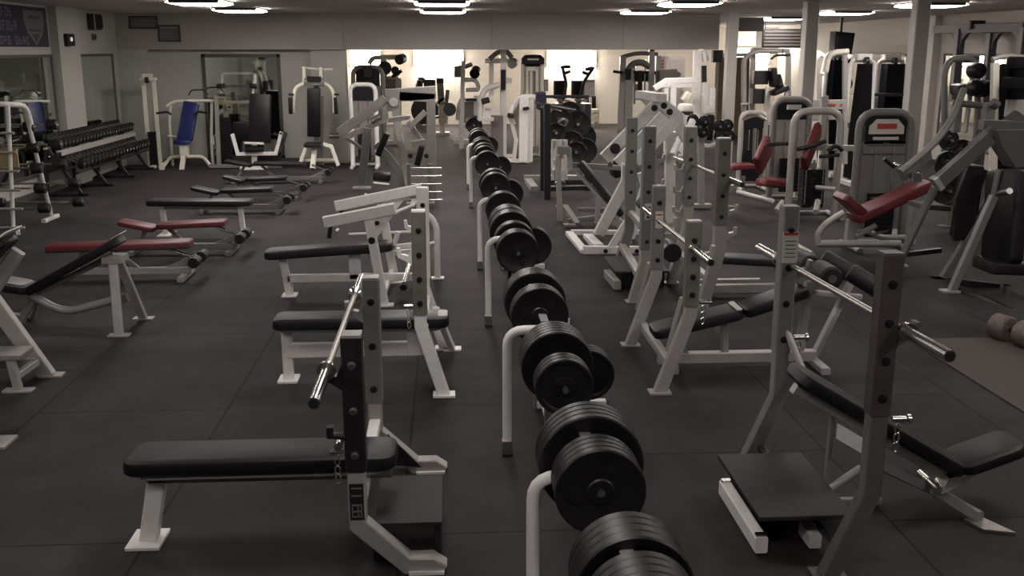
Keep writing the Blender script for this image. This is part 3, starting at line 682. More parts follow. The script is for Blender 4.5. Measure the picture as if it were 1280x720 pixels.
# grey lever machine in the middle left
t = Thing('lever_row_machine', 'grey plate loaded lever machine with a big angular frame left of the plate racks', 'lever machine', (-1.0, 16.4, 0))
YF = 15.9; YB = 16.9
m = t.p('main_frame', GREY)
m.path([(-0.28, 15.9, -0.05), (-0.28, 15.9, 1.57), (-0.76, 15.9, 1.6)], .14, .12, (0, 1, 0)); m.bar((-0.2, 15.9, 1.65), (-0.98, 15.9, 1.6), .12, .20, (0, 0, 1))
m = t.p('frame_leg', GREY); m.path([(-0.91, 16.9, 1.58), (-0.87, 16.9, 1.16), (-0.62, 16.1, -0.09)], .11, .11, (0, 1, 0)); m.bar((-1.05, 16.6, 1.47), (-1.03, 16.6, 1.18), .1, .1)
m = t.p('rear_leg', GREY); m.path([(-1.19, 16.4, 0.81), (-1, 16.4, 0.62), (-0.81, 16.4, 0.37), (-0.74, 16.4, 0.03)], .12, .1, (0, 1, 0))
m = t.p('front_leg', GREY); m.path([(-1.35, 16.8, 1.04), (-1.5, 17.1, 0.05)], .13, .12, (0, 1, 0)); t.p('foot_plate', SILVER, m).box((-1.5, 17.1, .01), (.3, .25, .02), .003)
a = t.p('lever_arm', GREY); a.bar((-1.74, 16.2, 1.01), (-1, 16.2, 1.54), .10, .15, (0, 0, 1)); a.bar((-1.73, 17, 0.87), (-1.08, 17, 1.16), .08, .1)
g = t.p('weight_peg', CHROME, a); g.cyl((-1.88, 16, 0.98), (-1.73, 16, 0.98), .045, 14); g.cyl((-1.77, 16.4, 1.06), (-1.69, 16.4, 1), .03); g.cyl((-1.23, 16.1, 1.19), (-1.08, 16.1, 1.27), .055, 14)
m = t.p('seat_tray', SILVER); m.slab((-0.96, 16.2, 1.18), (-0.61, 16.2, 1.23), .4, .06, rc=.02, re=.01)
m = t.p('seat', VINYL); m.slab((-1.24, 16.2, 0.27), (-0.96, 16.2, 0.24), .36, .12, rc=.05, re=.03)
t.p('seat_piping', PAPER, m).slab((-1.23, 16, 0.23), (-0.96, 16, 0.2), .1, .02)
m = t.p('backrest', VINYL); m.slab((-1.12, 16.5, 0.6), (-0.96, 16.5, 0.96), .32, .1, (-1, 0, .3), rc=.04, re=.02)
m = t.p('chest_pad', VINYL); m.slab((-0.58, 16.5, 0.47), (-0.49, 16.5, 0.8), .3, .1, (1, 0, 0), rc=.04, re=.02)
m = t.p('cross_brace', GREY); m.bar((-0.67, 16.7, 1.15), (-0.46, 16.7, 0.83), .10, .08); m.bar((-0.62, 16.5, 0.8), (-0.39, 16.5, 0.83), .08, .10); m.bar((-0.6, 16.5, 1.11), (-0.38, 16.5, 1.32), .1, .09); m.path([(-1.68, 16.5, 0.91), (-1.43, 16.5, 0.74)], .05)
m = t.p('lever_bracket', SILVER); m.prism([(-0.96, 16, 1.57), (-0.76, 16, 1.54), (-0.77, 16, 1.4), (-0.97, 16, 1.35)], (0, .25, 0)); m.cyl((-0.85, 15.8, 1.51), (-0.88, 16.3, 1.48), .07, 14)
for p_ in ((511, 210), (513, 195), (533, 195)): bolt(t.p('bolt', BOLT), W[p_[0],p_[1],15.75], (0, -1, 0), .035)
# small rung rack of chrome pegs
t = Thing('accessory_rack', 'little rack with a ladder of bright pegs behind the white lever arm bench', 'rack', (-.35, 15.2, 0))
m = t.p('post', GREY); m.bar((-.30, 15.2, 0), (-.30, 15.2, .62), .07, .07); m.bar((-.62, 15.2, 0), (-.62, 15.2, .62), .06, .06)
m = t.p('base', GREY); m.bar((-.45, 14.95, .025), (-.45, 15.45, .025), .42, .05)
for k in range(5): t.p('peg', CHROME).cyl((-.58, 15.0, .10+.12*k), (-.12, 15.0, .10+.12*k), .009, 10)

# ------------------------------------------------------------------ plate racks down the middle
def plate_mesh(Rr, T):
    """cast plate: rim, dished face with hub, closed profile turned round Y"""
    b = MB(); h = .019
    prof = [(-T/2, h), (-T/2, h+.03), (-T/2+.006, h+.036), (-T/2+.008, Rr*.78), (-T/2+.001, Rr*.84), (-T/2, Rr-.006), (-T/2+.006, Rr), (T/2-.006, Rr), (T/2, Rr-.006), (T/2-.001, Rr*.84), (T/2-.008, Rr*.78), (T/2-.006, h+.036), (T/2, h+.03), (T/2, h)]
    b.lathe((0, 0, 0), (0, 1, 0), prof, 40, closed=True)
    # grip ribs standing on both faces
    for k in range(3):
        a = R(30+120*k); c = V((math.cos(a), 0, math.sin(a)))*Rr*.55
        for s in (-1, 1): b.cyl(c+V((0, s*(T/2-.010), 0)), c+V((0, s*(T/2-.001), 0)), Rr*.14, 14)
    me = b.mesh('weight_plate'); me.materials.append(PLATE); return me
PM = {}
def weight_plate(x, y, z, Rr, T, label, group, roll=0, name='weight_plate', yaw=0):
    k = (round(Rr, 3), round(T, 3))
    if k not in PM: PM[k] = plate_mesh(Rr, T)
    o = bpy.data.objects.new(name, PM[k]); COL.objects.link(o); o.location = (x, y, z); o.rotation_euler = (0, roll, yaw)
    o['label'] = label; o['category'] = 'weight plate'
    if group: o['group'] = group
    return o
RX = .55; HZ = .68
def arch(t, y, left=True, fore=.24, aft=.44, top=.755):
    """one leg: bent tube from the left foot over to the middle, hidden post and floor rail to the right, strap and two load pegs"""
    if left:
        m = t.p('leg', WHITE)
        m.tube([(RX-.24, y, .0), (RX-.24, y, top), (RX-.03, y, top), (RX, y, HZ)], .027, .2, 12)
        t.p('foot_sleeve', CHROME, m).box((RX-.24, y, .055), (.062, .062, .08), .006); t.p('foot_cap', BLACKP, m).box((RX-.24, y, .010), (.06, .06, .02), .004)
    m = t.p('centre_post', GREY); m.bar((RX, y, .0), (RX, y, HZ+.04), .05, .030)
    r = t.p('floor_rail', WHITE); r.bar((RX, y, .03), (RX+.46, y, .03), .05, .05); t.p('rail_cap', CHROME, r).box((RX+.465, y, .03), (.02, .052, .052), .004)
    b = t.p('centre_strap', GREY); b.bar((RX-.03, y-.06, .815), (RX-.03, y+.10, .815), .045, .012); b.bar((RX-.03, y, .70), (RX-.03, y, .815), .03, .02)
    for s, L in ((-1, fore), (1, aft)): t.p('load_peg', STEEL).cyl((RX, y+s*.014, HZ), (RX, y+s*L, HZ), .0155, 16)
RACKS = (('white plate rack nearest the camera, carrying the foremost black plates', ((2.72, 0, .22, .25), (3.64, 1, .20, .35))),
 ('second white plate rack beyond the nearest one', ((5.44, 1, .84, .3), (6.20, 0, .22, .5))),
 ('third white plate rack in the row down the middle', ((8.24, 1, .26, .62), (9.2, 0, .3, .4))),
 ('fourth white plate rack in the row, foot tip showing at its right', ((10.5, 1, .28, .3), (12.2, 0, .26, .5))),
 ('farthest white plate rack in the row, by the grey lever machine', ((14.8, 1, .28, .3), (15.7, 0, .25, .5), (16.85, 1, .28, .5), (18.8, 0, .3, .5), (22.5, 0, .3, .5))))
for lb, ys in RACKS:
    t = Thing('plate_rack', lb, 'plate rack', (RX, sum(q[0] for q in ys)/len(ys), 0))
    for y, lf, fo, af in ys: arch(t, y, bool(lf), fo, af, .665 if y == 3.64 else .755)
    t.p('side_rail', WHITE).bar((RX+.05, ys[0][0], .03), (RX+.05, ys[-1][0], .03), .045, .04)
    for y, x, z in ((5.32, .76, .53), (9.0, .75, .55), (12.45, .745, .55), (15.75, .80, .50), (19.1, .76, .53)):
        if ys[0][0] < y < ys[-1][0]+1 and ys[0][0] > 5:
            a = t.p('side_arm', GREY); a.bar((RX, y+.20, .5), (x, y+.20, z), .04, .03); a.bar((RX, y+.20, 0), (RX, y+.20, .52), .04, .03)
            t.p('side_peg', STEEL).cyl((x, y-.02, z), (x, y+.19, z), .0155, 14)
# stacks on the pegs: front face y, count, radius, thickness, shift, where
STK = (
 (2.52, 4, .172, .042, 0, 0, 'front stack at the bottom picture edge'),
 (2.74, 4, .188, .044, 0, 0, 'second stack from the camera'),
 (3.45, 4, .174, .041, 0, 0, 'big full-face stack in the middle foreground'),
 (3.70, 4, .212, .045, 0, 0, 'stack right behind the big full-face stack'),
 (4.65, 3, .146, .045, 0, 0, 'small front stack on the second plate rack'),
 (4.98, 5, .192, .046, 0, 0, 'larger stack behind the small front stack'),
 (6.02, 3, .182, .045, 0, 0, 'stack at mid length of the row, hub showing'),
 (6.36, 4, .204, .045, 0, 0, 'stack just behind the mid length hub'),
 (8.03, 4, .176, .045, .03, 0, 'front stack on the third plate rack'),
 (8.45, 3, .18, .045, .01, 0, 'middle stack on the third plate rack'),
 (8.95, 4, .196, .045, 0, 0, 'broad stack on the third plate rack'),
 (9.25, 5, .19, .045, 0, 0, 'rear stack on the third plate rack'),
 (10.27, 4, .185, .045, -.02, 0, 'first stack on the fourth plate rack'),
 (11.98, 4, .180, .045, -.03, 0, 'middle stack on the fourth plate rack'),
 (12.3, 4, .19, .045, -.03, 0, 'hind stack on the fourth plate rack'),
 (14.57, 4, .185, .045, -.03, 0, 'leading stack on the farthest plate rack'),
 (15.5, 4, .176, .045, -.03, 0, 'front stack on the farthest plate rack'),
 (15.85, 4, .19, .045, -.02, 0, 'second stack on the farthest plate rack'),
 (16.62, 4, .185, .045, 0, 0, 'stack before the second leg of the farthest plate rack'),
 (17.0, 5, .18, .045, 0, 0, 'third stack on the farthest plate rack'),
 (18.55, 4, .18, .045, 0, 0, 'fourth stack on the farthest plate rack'),
 (18.9, 4, .19, .045, 0, 0, 'fifth stack on the farthest plate rack'),
 (22.25, 4, .18, .045, 0, 0, 'sixth stack on the farthest plate rack'),
 (22.6, 4, .19, .045, 0, 0, 'hindmost stack on the farthest plate rack'),
 (5.28, 3, .145, .045, .21, -.15, 'low right stack beside the second plate rack'),
 (8.95, 4, .172, .045, .20, -.13, 'low right stack on the third plate rack'),
 (12.42, 4, .172, .045, .195, -.13, 'low right stack on the fourth plate rack'),
 (15.72, 4, .172, .045, .25, -.18, 'low right stack on the farthest plate rack'),
 (19.05, 4, .17, .045, .21, -.15, 'hindmost low right stack of the plate racks'))
for y, n, Rr, T, dx_, dz, wh in STK:
    for k in range(n):
        lab = ('foremost black weight plate of the ' if k == 0 else 'black weight plate inside the ')+wh
        weight_plate(RX+dx_*(1 if dz else 0), y+(k+.5)*(T+.001), HZ+dz-.002, Rr, T, lab, None if k == 0 else 'plates of the '+wh, roll=k*.7+y)
# ------------------------------------------------------------------ right foreground: incline press station
t = Thing('incline_press_station', 'nearest incline press station, tall grey uprights with a black step in front', 'bench press', (2.1, 4.65, 0))
YC = 4.65
for y in (3.98, 5.25):
    g = upright(t, 1.83, y, 1.47, .77 if y < 5 else .66, .40, 1.67, side=1, hooks=(1.15,), paintm=DARKG if y < 5 else GREY, guard=GUARDB if y < 5 else GREY, bolts=4, w=.078, d=.075)  # near upright gets darker paint and guard: shade put into the colour
    pin(t, g, 1.93, y, .74)
    if y > 5:
        k = t.p('warning_label', PAPER, g); k.box((1.83, y-.047, 1.26), (.085, .004, .17), .001)
        k2 = t.p('warning_stripe', REDL, k); k2.box((1.83, y-.050, 1.335), (.08, .003, .016), .001)
        k3 = t.p('warning_text', INK, k)
        for i in range(5): k3.box((1.83, y-.050, 1.295-i*.022), (.06-.01*(i % 2), .003, .004), .0005)
m = t.p('cross_brace', BLACKP); m.bar((1.74, 3.98, .10), (1.74, 5.25, .10), .04, .04)
m = t.p('side_brace', SILVER); m.bar((1.83, 5.25, .84), (1.93, 5.10, .55), .035, .03); m.bar((1.93, 5.10, .55), (1.90, YC, .62), .035)
m = t.p('backrest', VINYL); m.slab((2.56, YC, .185), (1.68, YC, .71), .27, .07, (0, 0, 1), rc=.06, re=.022)
m = t.p('backrest_rail', SILVER); m.bar((2.50, YC, .18), (1.70, YC, .655), .06, .05)
m = t.p('adjust_bracket', WHITE); m.prism([(1.90, YC-.10, .50), (2.10, YC-.10, .38), (2.10, YC-.10, .30), (1.90, YC-.10, .42)], (0, .02, 0))
m = t.p('seat', VINYL); m.slab((2.57, YC, .195), (2.90, YC, .315), .27, .06, (0, 0, 1), rc=.07, re=.022)
m = t.p('seat_bracket', CHROME); m.prism([(2.46, YC-.05, .10), (2.58, YC-.05, .16), (2.66, YC-.05, .23), (2.50, YC-.05, .19)], (0, .10, 0)); m.cyl((2.44, YC-.12, .14), (2.44, YC+.09, .14), .018)
m = t.p('seat_rail', GREY); m.bar((2.52, YC, .20), (2.80, YC, .285), .05, .03)
m = t.p('base_rail', GREY); m.path([(2.16, YC, .24), (2.46, YC, .09), (2.62, YC-.22, .03)], .06, .06, (.2, .3, 1))
f = t.p('foot_plate', STEEL); f.prism([(2.54, YC-.20, .010), (2.64, YC-.18, .010), (2.72, YC-.36, .010), (2.58, YC-.32, .010)], (0, 0, .016))
m = t.p('rear_strut', GREY); m.bar((1.92, YC+.02, .53), (1.90, YC, .02), .026, .026); m.bar((1.76, YC, .03), (2.2, YC, .03), .04)
m = t.p('step_handle', SILVER); m.tube([(1.90, YC-.02, .03), (1.90, YC-.02, .10), (2.08, YC, .215)], .02, .04); t.p('handle_cap', CHROME, m).cyl((1.885, YC-.022, .09), (1.905, YC-.02, .105), .025)
m = t.p('spotter_step', STEP); m.slab((1.40, 4.52, .185), (1.85, 4.52, .185), .74, .022, rc=.01, re=.003)
m = t.p('step_arm', WHITE); m.bar((1.42, 4.80, .06), (1.42, 4.16, .06), .06, .08); m.bar((1.69, 4.20, .05), (1.69, 4.34, .05), .06, .07)
e = t.p('arm_clip', CHROME, m)
for y in (4.78, 4.18): e.box((1.42, y, .105), (.05, .03, .012), .003)
m = t.p('step_base', BLACKP); m.box((1.60, 4.64, .09), (.28, .40, .16), .006); m.bar((1.42, 4.48, .06), (1.72, 4.48, .06), .05, .05)
barbell('empty chrome barbell racked across the nearest incline press station', 1.905, 3.56, 5.74, 1.155, r=.016, sl=.36, x1=1.83)

# decline bench station behind it
t = Thing('decline_press_station', 'decline press station with leg rollers behind the nearest incline station', 'bench press', (1.9, 7.0, 0))
YC = 7.0
for y in (6.46, 7.6):
    g = upright(t, 1.61, y, 1.19 if y < 7 else 1.27, .62, .56, 1.42, side=1, hooks=(1.0,), paintm=SILVER, guard=GUARD if y < 7 else GREY, bolts=4, w=.085, d=.07)
    if y < 7: pin(t, g, 1.70, y, .64)
    s = t.p('side_brace', SILVER); s.bar((1.57, y+.05, .66), (1.50, y+.12, .26), .045, .04)
    if y > 7:
        k = t.p('warning_label', PAPER, g); k.box((1.61, y-.047, 1.02), (.06, .004, .13), .001); t.p('warning_stripe', REDL, k).box((1.61, y-.050, 1.06), (.05, .003, .012), .001)
m = t.p('cross_brace', SILVER); m.bar((1.52, 6.46, .16), (1.52, 7.6, .16), .06, .06)
m = t.p('back_pad', VINYL); m.slab((1.47, YC, .25), (2.12, YC, .40), .29, .07, rc=.06, re=.022); t.p('pad_end', PAPER, m, 'pale strip on the pad end').slab((2.06, YC, .46), (2.10, YC, .47), .24, .008, rc=.005, re=.002)  # thin pale layer across the pad end
m = t.p('hip_pad', VINYL); m.slab((2.14, YC, .40), (2.60, YC, .56), .28, .07, rc=.05, re=.022)
m = t.p('pad_support', SILVER); m.path([(1.62, YC, .28), (1.72, YC, .1)], .06, .05); m.bar((2.0, YC, .34), (2.02, YC, .1), .05, .05); m.bar((1.6, YC, .27), (2.6, YC, .52), .05, .05)
m = t.p('base_rail', SILVER); m.bar((1.52, YC, .08), (2.70, YC, .08), .08, .08)
m = t.p('roller_post', SILVER); m.path([(2.58, YC, .1), (2.62, YC, .62), (2.80, YC, .64)], .06, .06); m.bar((2.70, YC, .08), (2.98, YC+.1, .62), .05, .05); m.bar((2.66, YC, .56), (3.02, YC, .52), .05, .04)
for dy in (-.20, .20):
    m = t.p('leg_roller', RUBBER); m.lathe((2.66, YC+dy-.13, .74), (0, 1, 0), [(0, .02), (0, .07), (.015, .085), (.245, .085), (.26, .07), (.26, .02)], 18)
    t.p('roller_cap', CHROME, m).cyl((2.66, YC+dy-.14, .74), (2.66, YC+dy-.13, .74), .03, 12)
    m = t.p('knee_roller', RUBBER); a = V((2.80, YC+dy*.5-.02, .78)); d = V((.26, -.1, -.16)); m.lathe(a+d*(0 if dy < 0 else 0)+V((0, dy*.8, 0)), d, [(0, .02), (0, .055), (.015, .066), (.29, .066), (.305, .05), (.305, .02)], 18)
m = t.p('front_foot', SILVER); m.bar((2.70, YC-.25, .03), (2.70, YC+.25, .03), .07, .05)
barbell('empty barbell racked low on the decline press station', 1.60, 5.95, 8.10, 1.02, sl=.43)

# tall grey rack pair behind the decline station
t = Thing('incline_press_station', 'tall grey uprights with a slanted empty bar behind the decline station', 'bench press', (2.3, 9.1, 0))
for y, z in ((8.55, 1.55), (9.75, 1.56)):
    x = 2.36
    g = upright(t, x, y, z, .80, .55, 2.22, side=-1 if y > 9 else 1, hooks=(1.17, .95, .75), paintm=SILVER, guard=GUARD if y < 9 else GREY, bolts=4, w=.10, d=.10)
m = t.p('cross_brace', SILVER); m.bar((2.30, 8.55, .3), (2.30, 9.75, .3), .06, .06)
m = t.p('base_rail', SILVER); m.bar((2.25, 9.15, .08), (3.2, 9.15, .08), .08, .08); m.bar((2.3, 9.5, .07), (3.05, 9.5, .07), .05, .05)
m = t.p('roller_block', BLACKP); m.cyl((2.1, 9.2, .42), (2.1, 9.5, .42), .09)
m = t.p('bench_pad', VINYL); m.slab((2.35, 9.15, .36), (3.15, 9.15, .30), .28, .07, rc=.05, re=.022)
m = t.p('leg', SILVER); m.path([(3.1, 9.15, .3), (3.2, 9.15, .0)], .07, .06); m.path([(2.5, 9.15, .36), (2.45, 9.15, .08)], .06, .06)
m = t.p('foot_plate', STEEL); m.prism([(3.0, 9.0, .01), (3.25, 9.0, .01), (3.3, 9.3, .01), (3.1, 9.35, .01)], (0, 0, .02))
barbell('empty barbell lying on the tall grey uprights', 2.44, 8.20, 10.40, 1.20, x1=2.36)

# leaning squat uprights with step, next one back
t = Thing('squat_stand', 'bolted grey uprights with curved feet beside the white lever machine', 'squat stand', (1.9, 9.9, 0))
for y, x, z in ((9.0, 1.80, 1.62), (10.7, 1.95, 1.58)):
    g = upright(t, x, y, z, .50, .38, x-.10, side=1, hooks=(1.35, 1.12, .9, .68) if y < 10 else (1.1,), paintm=GREY if y > 10 else SILVER, guard=GREY, bolts=5, w=.10, d=.09)
k = t.p('warning_label', PAPER); k.box((1.80, 8.945, .86), (.06, .004, .15), .001)
t.p('warning_stripe', REDL, k).box((1.80, 8.942, .9), (.05, .003, .015), .001)
m = t.p('cross_brace', SILVER); m.bar((1.78, 9.0, .2), (1.88, 10.7, .2), .07, .07); m.bar((1.95, 10.65, .58), (2.12, 10.3, .36), .06, .06)
m = t.p('spotter_step', STEP); m.slab((1.60, 9.85, .165), (2.14, 9.85, .165), .75, .022, rc=.01, re=.003)
m = t.p('step_base', BLACKP); m.box((1.90, 9.85, .085), (.42, .6, .15), .006)
m = t.p('step_arm', SILVER); m.bar((1.60, 9.95, .06), (1.62, 9.42, .06), .07, .09)

# row bench with black pad
t = Thing('chest_row_bench', 'light grey bench with a steep black pad left of the white lever machine', 'bench', (1.75, 13.2, 0))
m = t.p('post', SILVER); m.bar((1.44, 13.3, 0.92), (1.48, 13.3, 0.05), .07, .06); m.bar((1.59, 13.3, 1.03), (1.61, 13.3, 0.74), .06, .06)
m = t.p('chest_pad', VINYL); m.slab((2.25, 13, 0.14), (1.69, 13.2, 0.82), .26, .09, (1, -.2, .7), rc=.03, re=.02)
m = t.p('pad_rail', SILVER); m.bar((2.26, 13, 0.08), (1.67, 13.2, 0.74), .06, .05)
m = t.p('pad_leg', SILVER); m.bar((1.97, 13.1, 0.38), (1.95, 13.1, 0.05), .06, .06)
m = t.p('top_bracket', GREY); m.box((1.51, 13.3, 1), (.16, .16, .10), .01); m.bar((1.66, 13.5, 0.78), (2.35, 13.5, 0.73), .06, .07)
m = t.p('base', GREY); m.bar((1.59, 13.7, 0.18), (1.68, 13, 0.04), .08, .06); m.bar((1.58, 13.2, 0.06), (2.22, 13.2, 0.14), .07, .06); m.bar((1.78, 13.8, 0.12), (2.55, 13.8, 0.11), .05, .05)
m = t.p('foot_tip', STEEL); m.box((1.54, 13.7, 0.18), (.16, .12, .03), .004); m.box((1.57, 13, 0.04), (.16, .12, .03), .004)
m = t.p('chest_cushion', VINYL); m.slab((2.23, 14, 0.79), (2.3, 14, 0.54), .4, .12, (1, 0, .3), rc=.04, re=.03)

# white lever machine with twin arms
t = Thing('incline_lever_machine', 'white plate loaded machine with slanted twin arms right of the plate racks', 'lever machine', (2.1, 11.6, 0))
m = t.p('base_frame', WHITE); m.path([(1.51, 12.5, 0.01), (1.55, 11.3, -0)], .10, .08, (0, 0, 1)); m.bar((1.53, 11.3, 0.04), (2.55, 11.3, 0.02), .08, .10); m.bar((1.53, 12.5, 0.02), (2.78, 12.5, 0), .07, .09); m.path([(1.72, 12.3, 0.01), (1.74, 11.5, 0.03)], .12, .08, (0, 0, 1))
for px in (757, 796): bolt(t.p('bolt', BOLT, m), W[px,314,11.22], (0, -1, 0), .025)
f = t.p('foot_plate', SILVER, m); f.box((1.52, 11.2, -0.02), (.2, .12, .02), .003); f.box((1.47, 12.5, -0.03), (.2, .12, .02), .003)
m = t.p('gusset', WHITE); m.prism([(1.81, 11.3, 0.07), (2.07, 11.3, 0.51), (2.09, 11.3, 0.11), (2.03, 11.3, 0.19), (1.97, 11.3, 0.18), (1.91, 11.3, 0.08)], (0, .05, 0))
m = t.p('front_leg', WHITE); m.path([(2.11, 11.8, 0.98), (2.11, 11.8, 0.78), (1.84, 12.2, 0.06)], .13, .10, (0, 1, 0))
m = t.p('rear_leg', WHITE); m.path([(2.37, 12.2, 0.83), (2.42, 12.2, 0.66), (2.34, 12.2, 0.36), (2.22, 12.2, -0.02)], .12, .10, (0, 1, 0))
m = t.p('lever_arm', WHITE); m.bar((1.78, 11.5, 1.08), (2.37, 11.5, 1.69), .08, .13)
m2 = t.p('lever_arm', WHITE); m2.bar((2.08, 12.3, 0.92), (2.69, 12.3, 1.57), .08, .15)
m3 = t.p('press_arm', WHITE); m3.bar((2.01, 11.2, 0.98), (2.54, 11.2, 1.53), .08, .12)
m = t.p('top_beam', WHITE); m.bar((2.24, 11.8, 1.79), (2.41, 11.4, 1.77), .14, .09); m.bar((2.34, 11.6, 1.78), (2.69, 11.6, 1.5), .11, .14); m.prism([(2.22, 11.7, 1.76), (2.43, 11.7, 1.72), (2.34, 11.7, 1.61)], (0, .2, 0))
for p_ in ((830, 132), (837, 140), (818, 135)): bolt(t.p('bolt', BOLT), W[p_[0],p_[1],11.3], (0, -1, 0), .035)
m = t.p('weight_peg', CHROME); m.cyl((1.86, 11.5, 1.04), (1.79, 11.1, 1.05), .03); m.cyl((2.26, 12.3, 0.91), (2.15, 11.9, 0.9), .03)
m = t.p('peg_plate', IRON)
for p_ in ((769, 185), (790, 193), (812, 170)): m.cyl(W[p_[0],p_[1],11.6], W[p_[0],p_[1]+1,11.3], .06, 16)
m = t.p('counter_arm', WHITE); m.bar((2.71, 11.9, 1.47), (2.83, 11.9, 1.25), .10, .12); m.bar((2.69, 12, 1.05), (2.92, 12.4, 1.35), .06, .08); m.bar((2.9, 12.6, 1.03), (3.12, 12.8, 1.42), .06, .08)
m = t.p('rear_post', WHITE); m.bar((2.7, 12.2, 1.32), (2.73, 12.2, 0.06), .12, .10)
m = t.p('seat_pad', VINYL); m.slab((2.28, 11.8, 0.43), (2.39, 11.8, 0.54), .3, .08, (0, 0, 1), rc=.05, re=.02)

# dark squat rack loaded with odds and ends
t = Thing('squat_rack', 'dark squat rack hung with black weights behind the row bench', 'squat rack', (1.85, 16.0, 0))
for px, Y, top, bot in ((679, 16.6, 122, 238), (684, 15.6, 130, 252), (734, 16.6, 130, 238)):
    m = t.p('post', BLACKP); m.bar(W[px,top,Y], W[px,bot,Y], .10, .10)
m = t.p('cross_bar', BLACKP); m.bar((1.49, 16.4, 1.43), (1.96, 16.4, 1.36), .06, .08); m.bar((1.56, 16.6, 0.14), (2.3, 16.6, 0.14), .08, .08); m.bar((1.55, 15.8, 0.14), (2.29, 15.8, 0.16), .07, .07)
m = t.p('chrome_bar', CHROME); m.cyl((1.4, 16, 1.48), (2.01, 16, 1.37), .018); m.cyl((1.43, 15.7, 1.44), (1.75, 15.7, 1.37), .016)
m = t.p('base', SILVER); m.bar((1.25, 16.8, 0.2), (2.34, 16.8, 0.19), .10, .08); m.bar((1.29, 16.4, 0.2), (1.35, 15.9, 0.13), .12, .08)
k = 0
for px, py, Y, r in ((700, 150, 16.20, .20), (712, 142, 16.47, .2), (722, 155, 16.27, .22), (727, 172, 16.34, .24), (714, 178, 16.08, .19), (704, 170, 16.41, .2), (731, 188, 16.14, .2), (695, 166, 16.02, .16), (720, 190, 15.95, .17)):
    p_ = V(W[px,py,Y]); weight_plate(p_.x, p_.y, p_.z, r, .05, 'black weight plate hanging in the dark squat rack', 'plates in the dark squat rack', roll=px)
    m = t.p('plate_horn', STEEL); m.cyl((p_.x, p_.y-.06, p_.z), (p_.x, 16.62, p_.z), .024, 10)
m = t.p('rear_rail', BLACKP)
for z in (1.55, 1.3, 1.02): m.bar((V((1.56, 16.6, 0.14)).x, 16.62, z), (V((2.3, 16.6, 0.14)).x, 16.62, z), .06, .05)
b = One('white_towel', 'crumpled whitish towel hanging low in the dark squat rack', 'towel', mat('towel_white', (.52, .50, .46), .95, var=.15))
for k in range(9):
    for q in range(4):
        x0, z0 = W[691+k*2.1,176+q*12,15.9][0], W[691+k*2.1,176+q*12,15.9][2]
        b.cyl((x0, 15.9+.03*math.sin(k*1.3+q), z0+.02), (x0+.006*math.cos(k), 15.9+.03*math.sin(k*1.1+q*1.7+1), z0-.17), .022+.006*math.sin(k*2+q), 8)
b = One('purple_towel', 'small purple towel draped over the top of the dark squat rack', 'towel', PURPLE)
p_ = V((1.48, 16.3, 1.55))
for k in range(5): b.tube([p_+V((-.06+.03*k, -.05, -.18-.02*(k % 2))), p_+V((-.06+.03*k, -.03, .06)), p_+V((-.06+.03*k, .08, .08)), p_+V((-.06+.03*k, .12, -.1))], .02, .03, 8)
for k, (px, py) in enumerate(((703, 153), (697, 196), (707, 198), (699, 230))):
    b = One('cable_attachment', 'chrome cable attachment hanging inside the dark squat rack', 'attachment', CHROME, 'attachments in the dark squat rack')
    p_ = V(W[px,py,15.95]); b.tube([p_+V((-.08, 0, 0)), p_+V((0, -.04, .07)), p_+V((.1, 0, .02)), p_+V((.05, .05, -.08))], .02, .05, 8, closed=True)

# ------------------------------------------------------------------ selector machines on the right
def tower(name, label, cat, x0, x1, y, ztop, m_=GREY, face=SILVER, depth=.35, rr=.034, stack=True, head=.32, org=None):
    """arched tube frame with a display panel and shrouded weight stack, facing the camera"""
    t = Thing(name, label, cat, ((x0+x1)/2, y, 0)); xc = (x0+x1)/2; w = x1-x0
    m = t.p('arch_frame', m_); m.tube([(x0, y, 0.02), (x0, y, ztop), (x1, y, ztop), (x1, y, 0.02)], rr, w*.32, 12)
    h = t.p('head_panel', PLASTIC); h.prism([(x0+w*.10, y-.01, ztop-head), (x1-w*.10, y-.01, ztop-head), (x1-w*.10, y-.01, ztop-.10), (x1-w*.24, y-.01, ztop-.04), (x0+w*.24, y-.01, ztop-.04), (x0+w*.10, y-.01, ztop-.10)], (0, .04, 0))
    if face is None: face = GREY; head = .05
    else: s = t.p('shroud', face); s.box((xc, y+.02, (ztop-head)/2+.12), (w-.07, .05, ztop-head-.24), .01)
    r_ = t.p('guide_rod', CHROME)
    for dx_ in (-.09, .09): r_.cyl((xc+dx_*w/.5, y-.035, .2), (xc+dx_*w/.5, y-.035, ztop-head-.02), .010, 8)
    if stack:
        k_ = t.p('weight_stack', PLASTIC)
        for k in range(10): k_.box((xc, y-.05, .18+.052*k), (w*.52, .06, .046), .004)
    b = t.p('base', m_); b.tube([(x0, y+.3, .035), (x0, y-.3, .035)], .035); b.tube([(x1, y+.3, .035), (x1, y-.3, .035)], .035); b.tube([(x0, y+.26, .035), (x1, y+.26, .035)], .03)
    return t
t = tower('weight_tower', 'grey arched weight tower with a red printed head panel by the right column', 'weight tower', 4.71, 5.32, 11.35, 1.60, GREY, GREY, rr=.045, head=.36)
m = t.p('display', PAPER); m.prism([(4.81, 11.31, 1.355), (5.22, 11.31, 1.355), (5.22, 11.31, 1.44), (5.14, 11.31, 1.525), (4.89, 11.31, 1.525), (4.81, 11.31, 1.44)], (0, .02, 0))
m2 = t.p('red_print', REDL, m); m2.box((5.015, 11.296, 1.445), (.23, .006, .06), .001)
m2 = t.p('display_strip', PAPER); m2.box((5.015, 11.31, 1.305), (.30, .02, .035), .002)
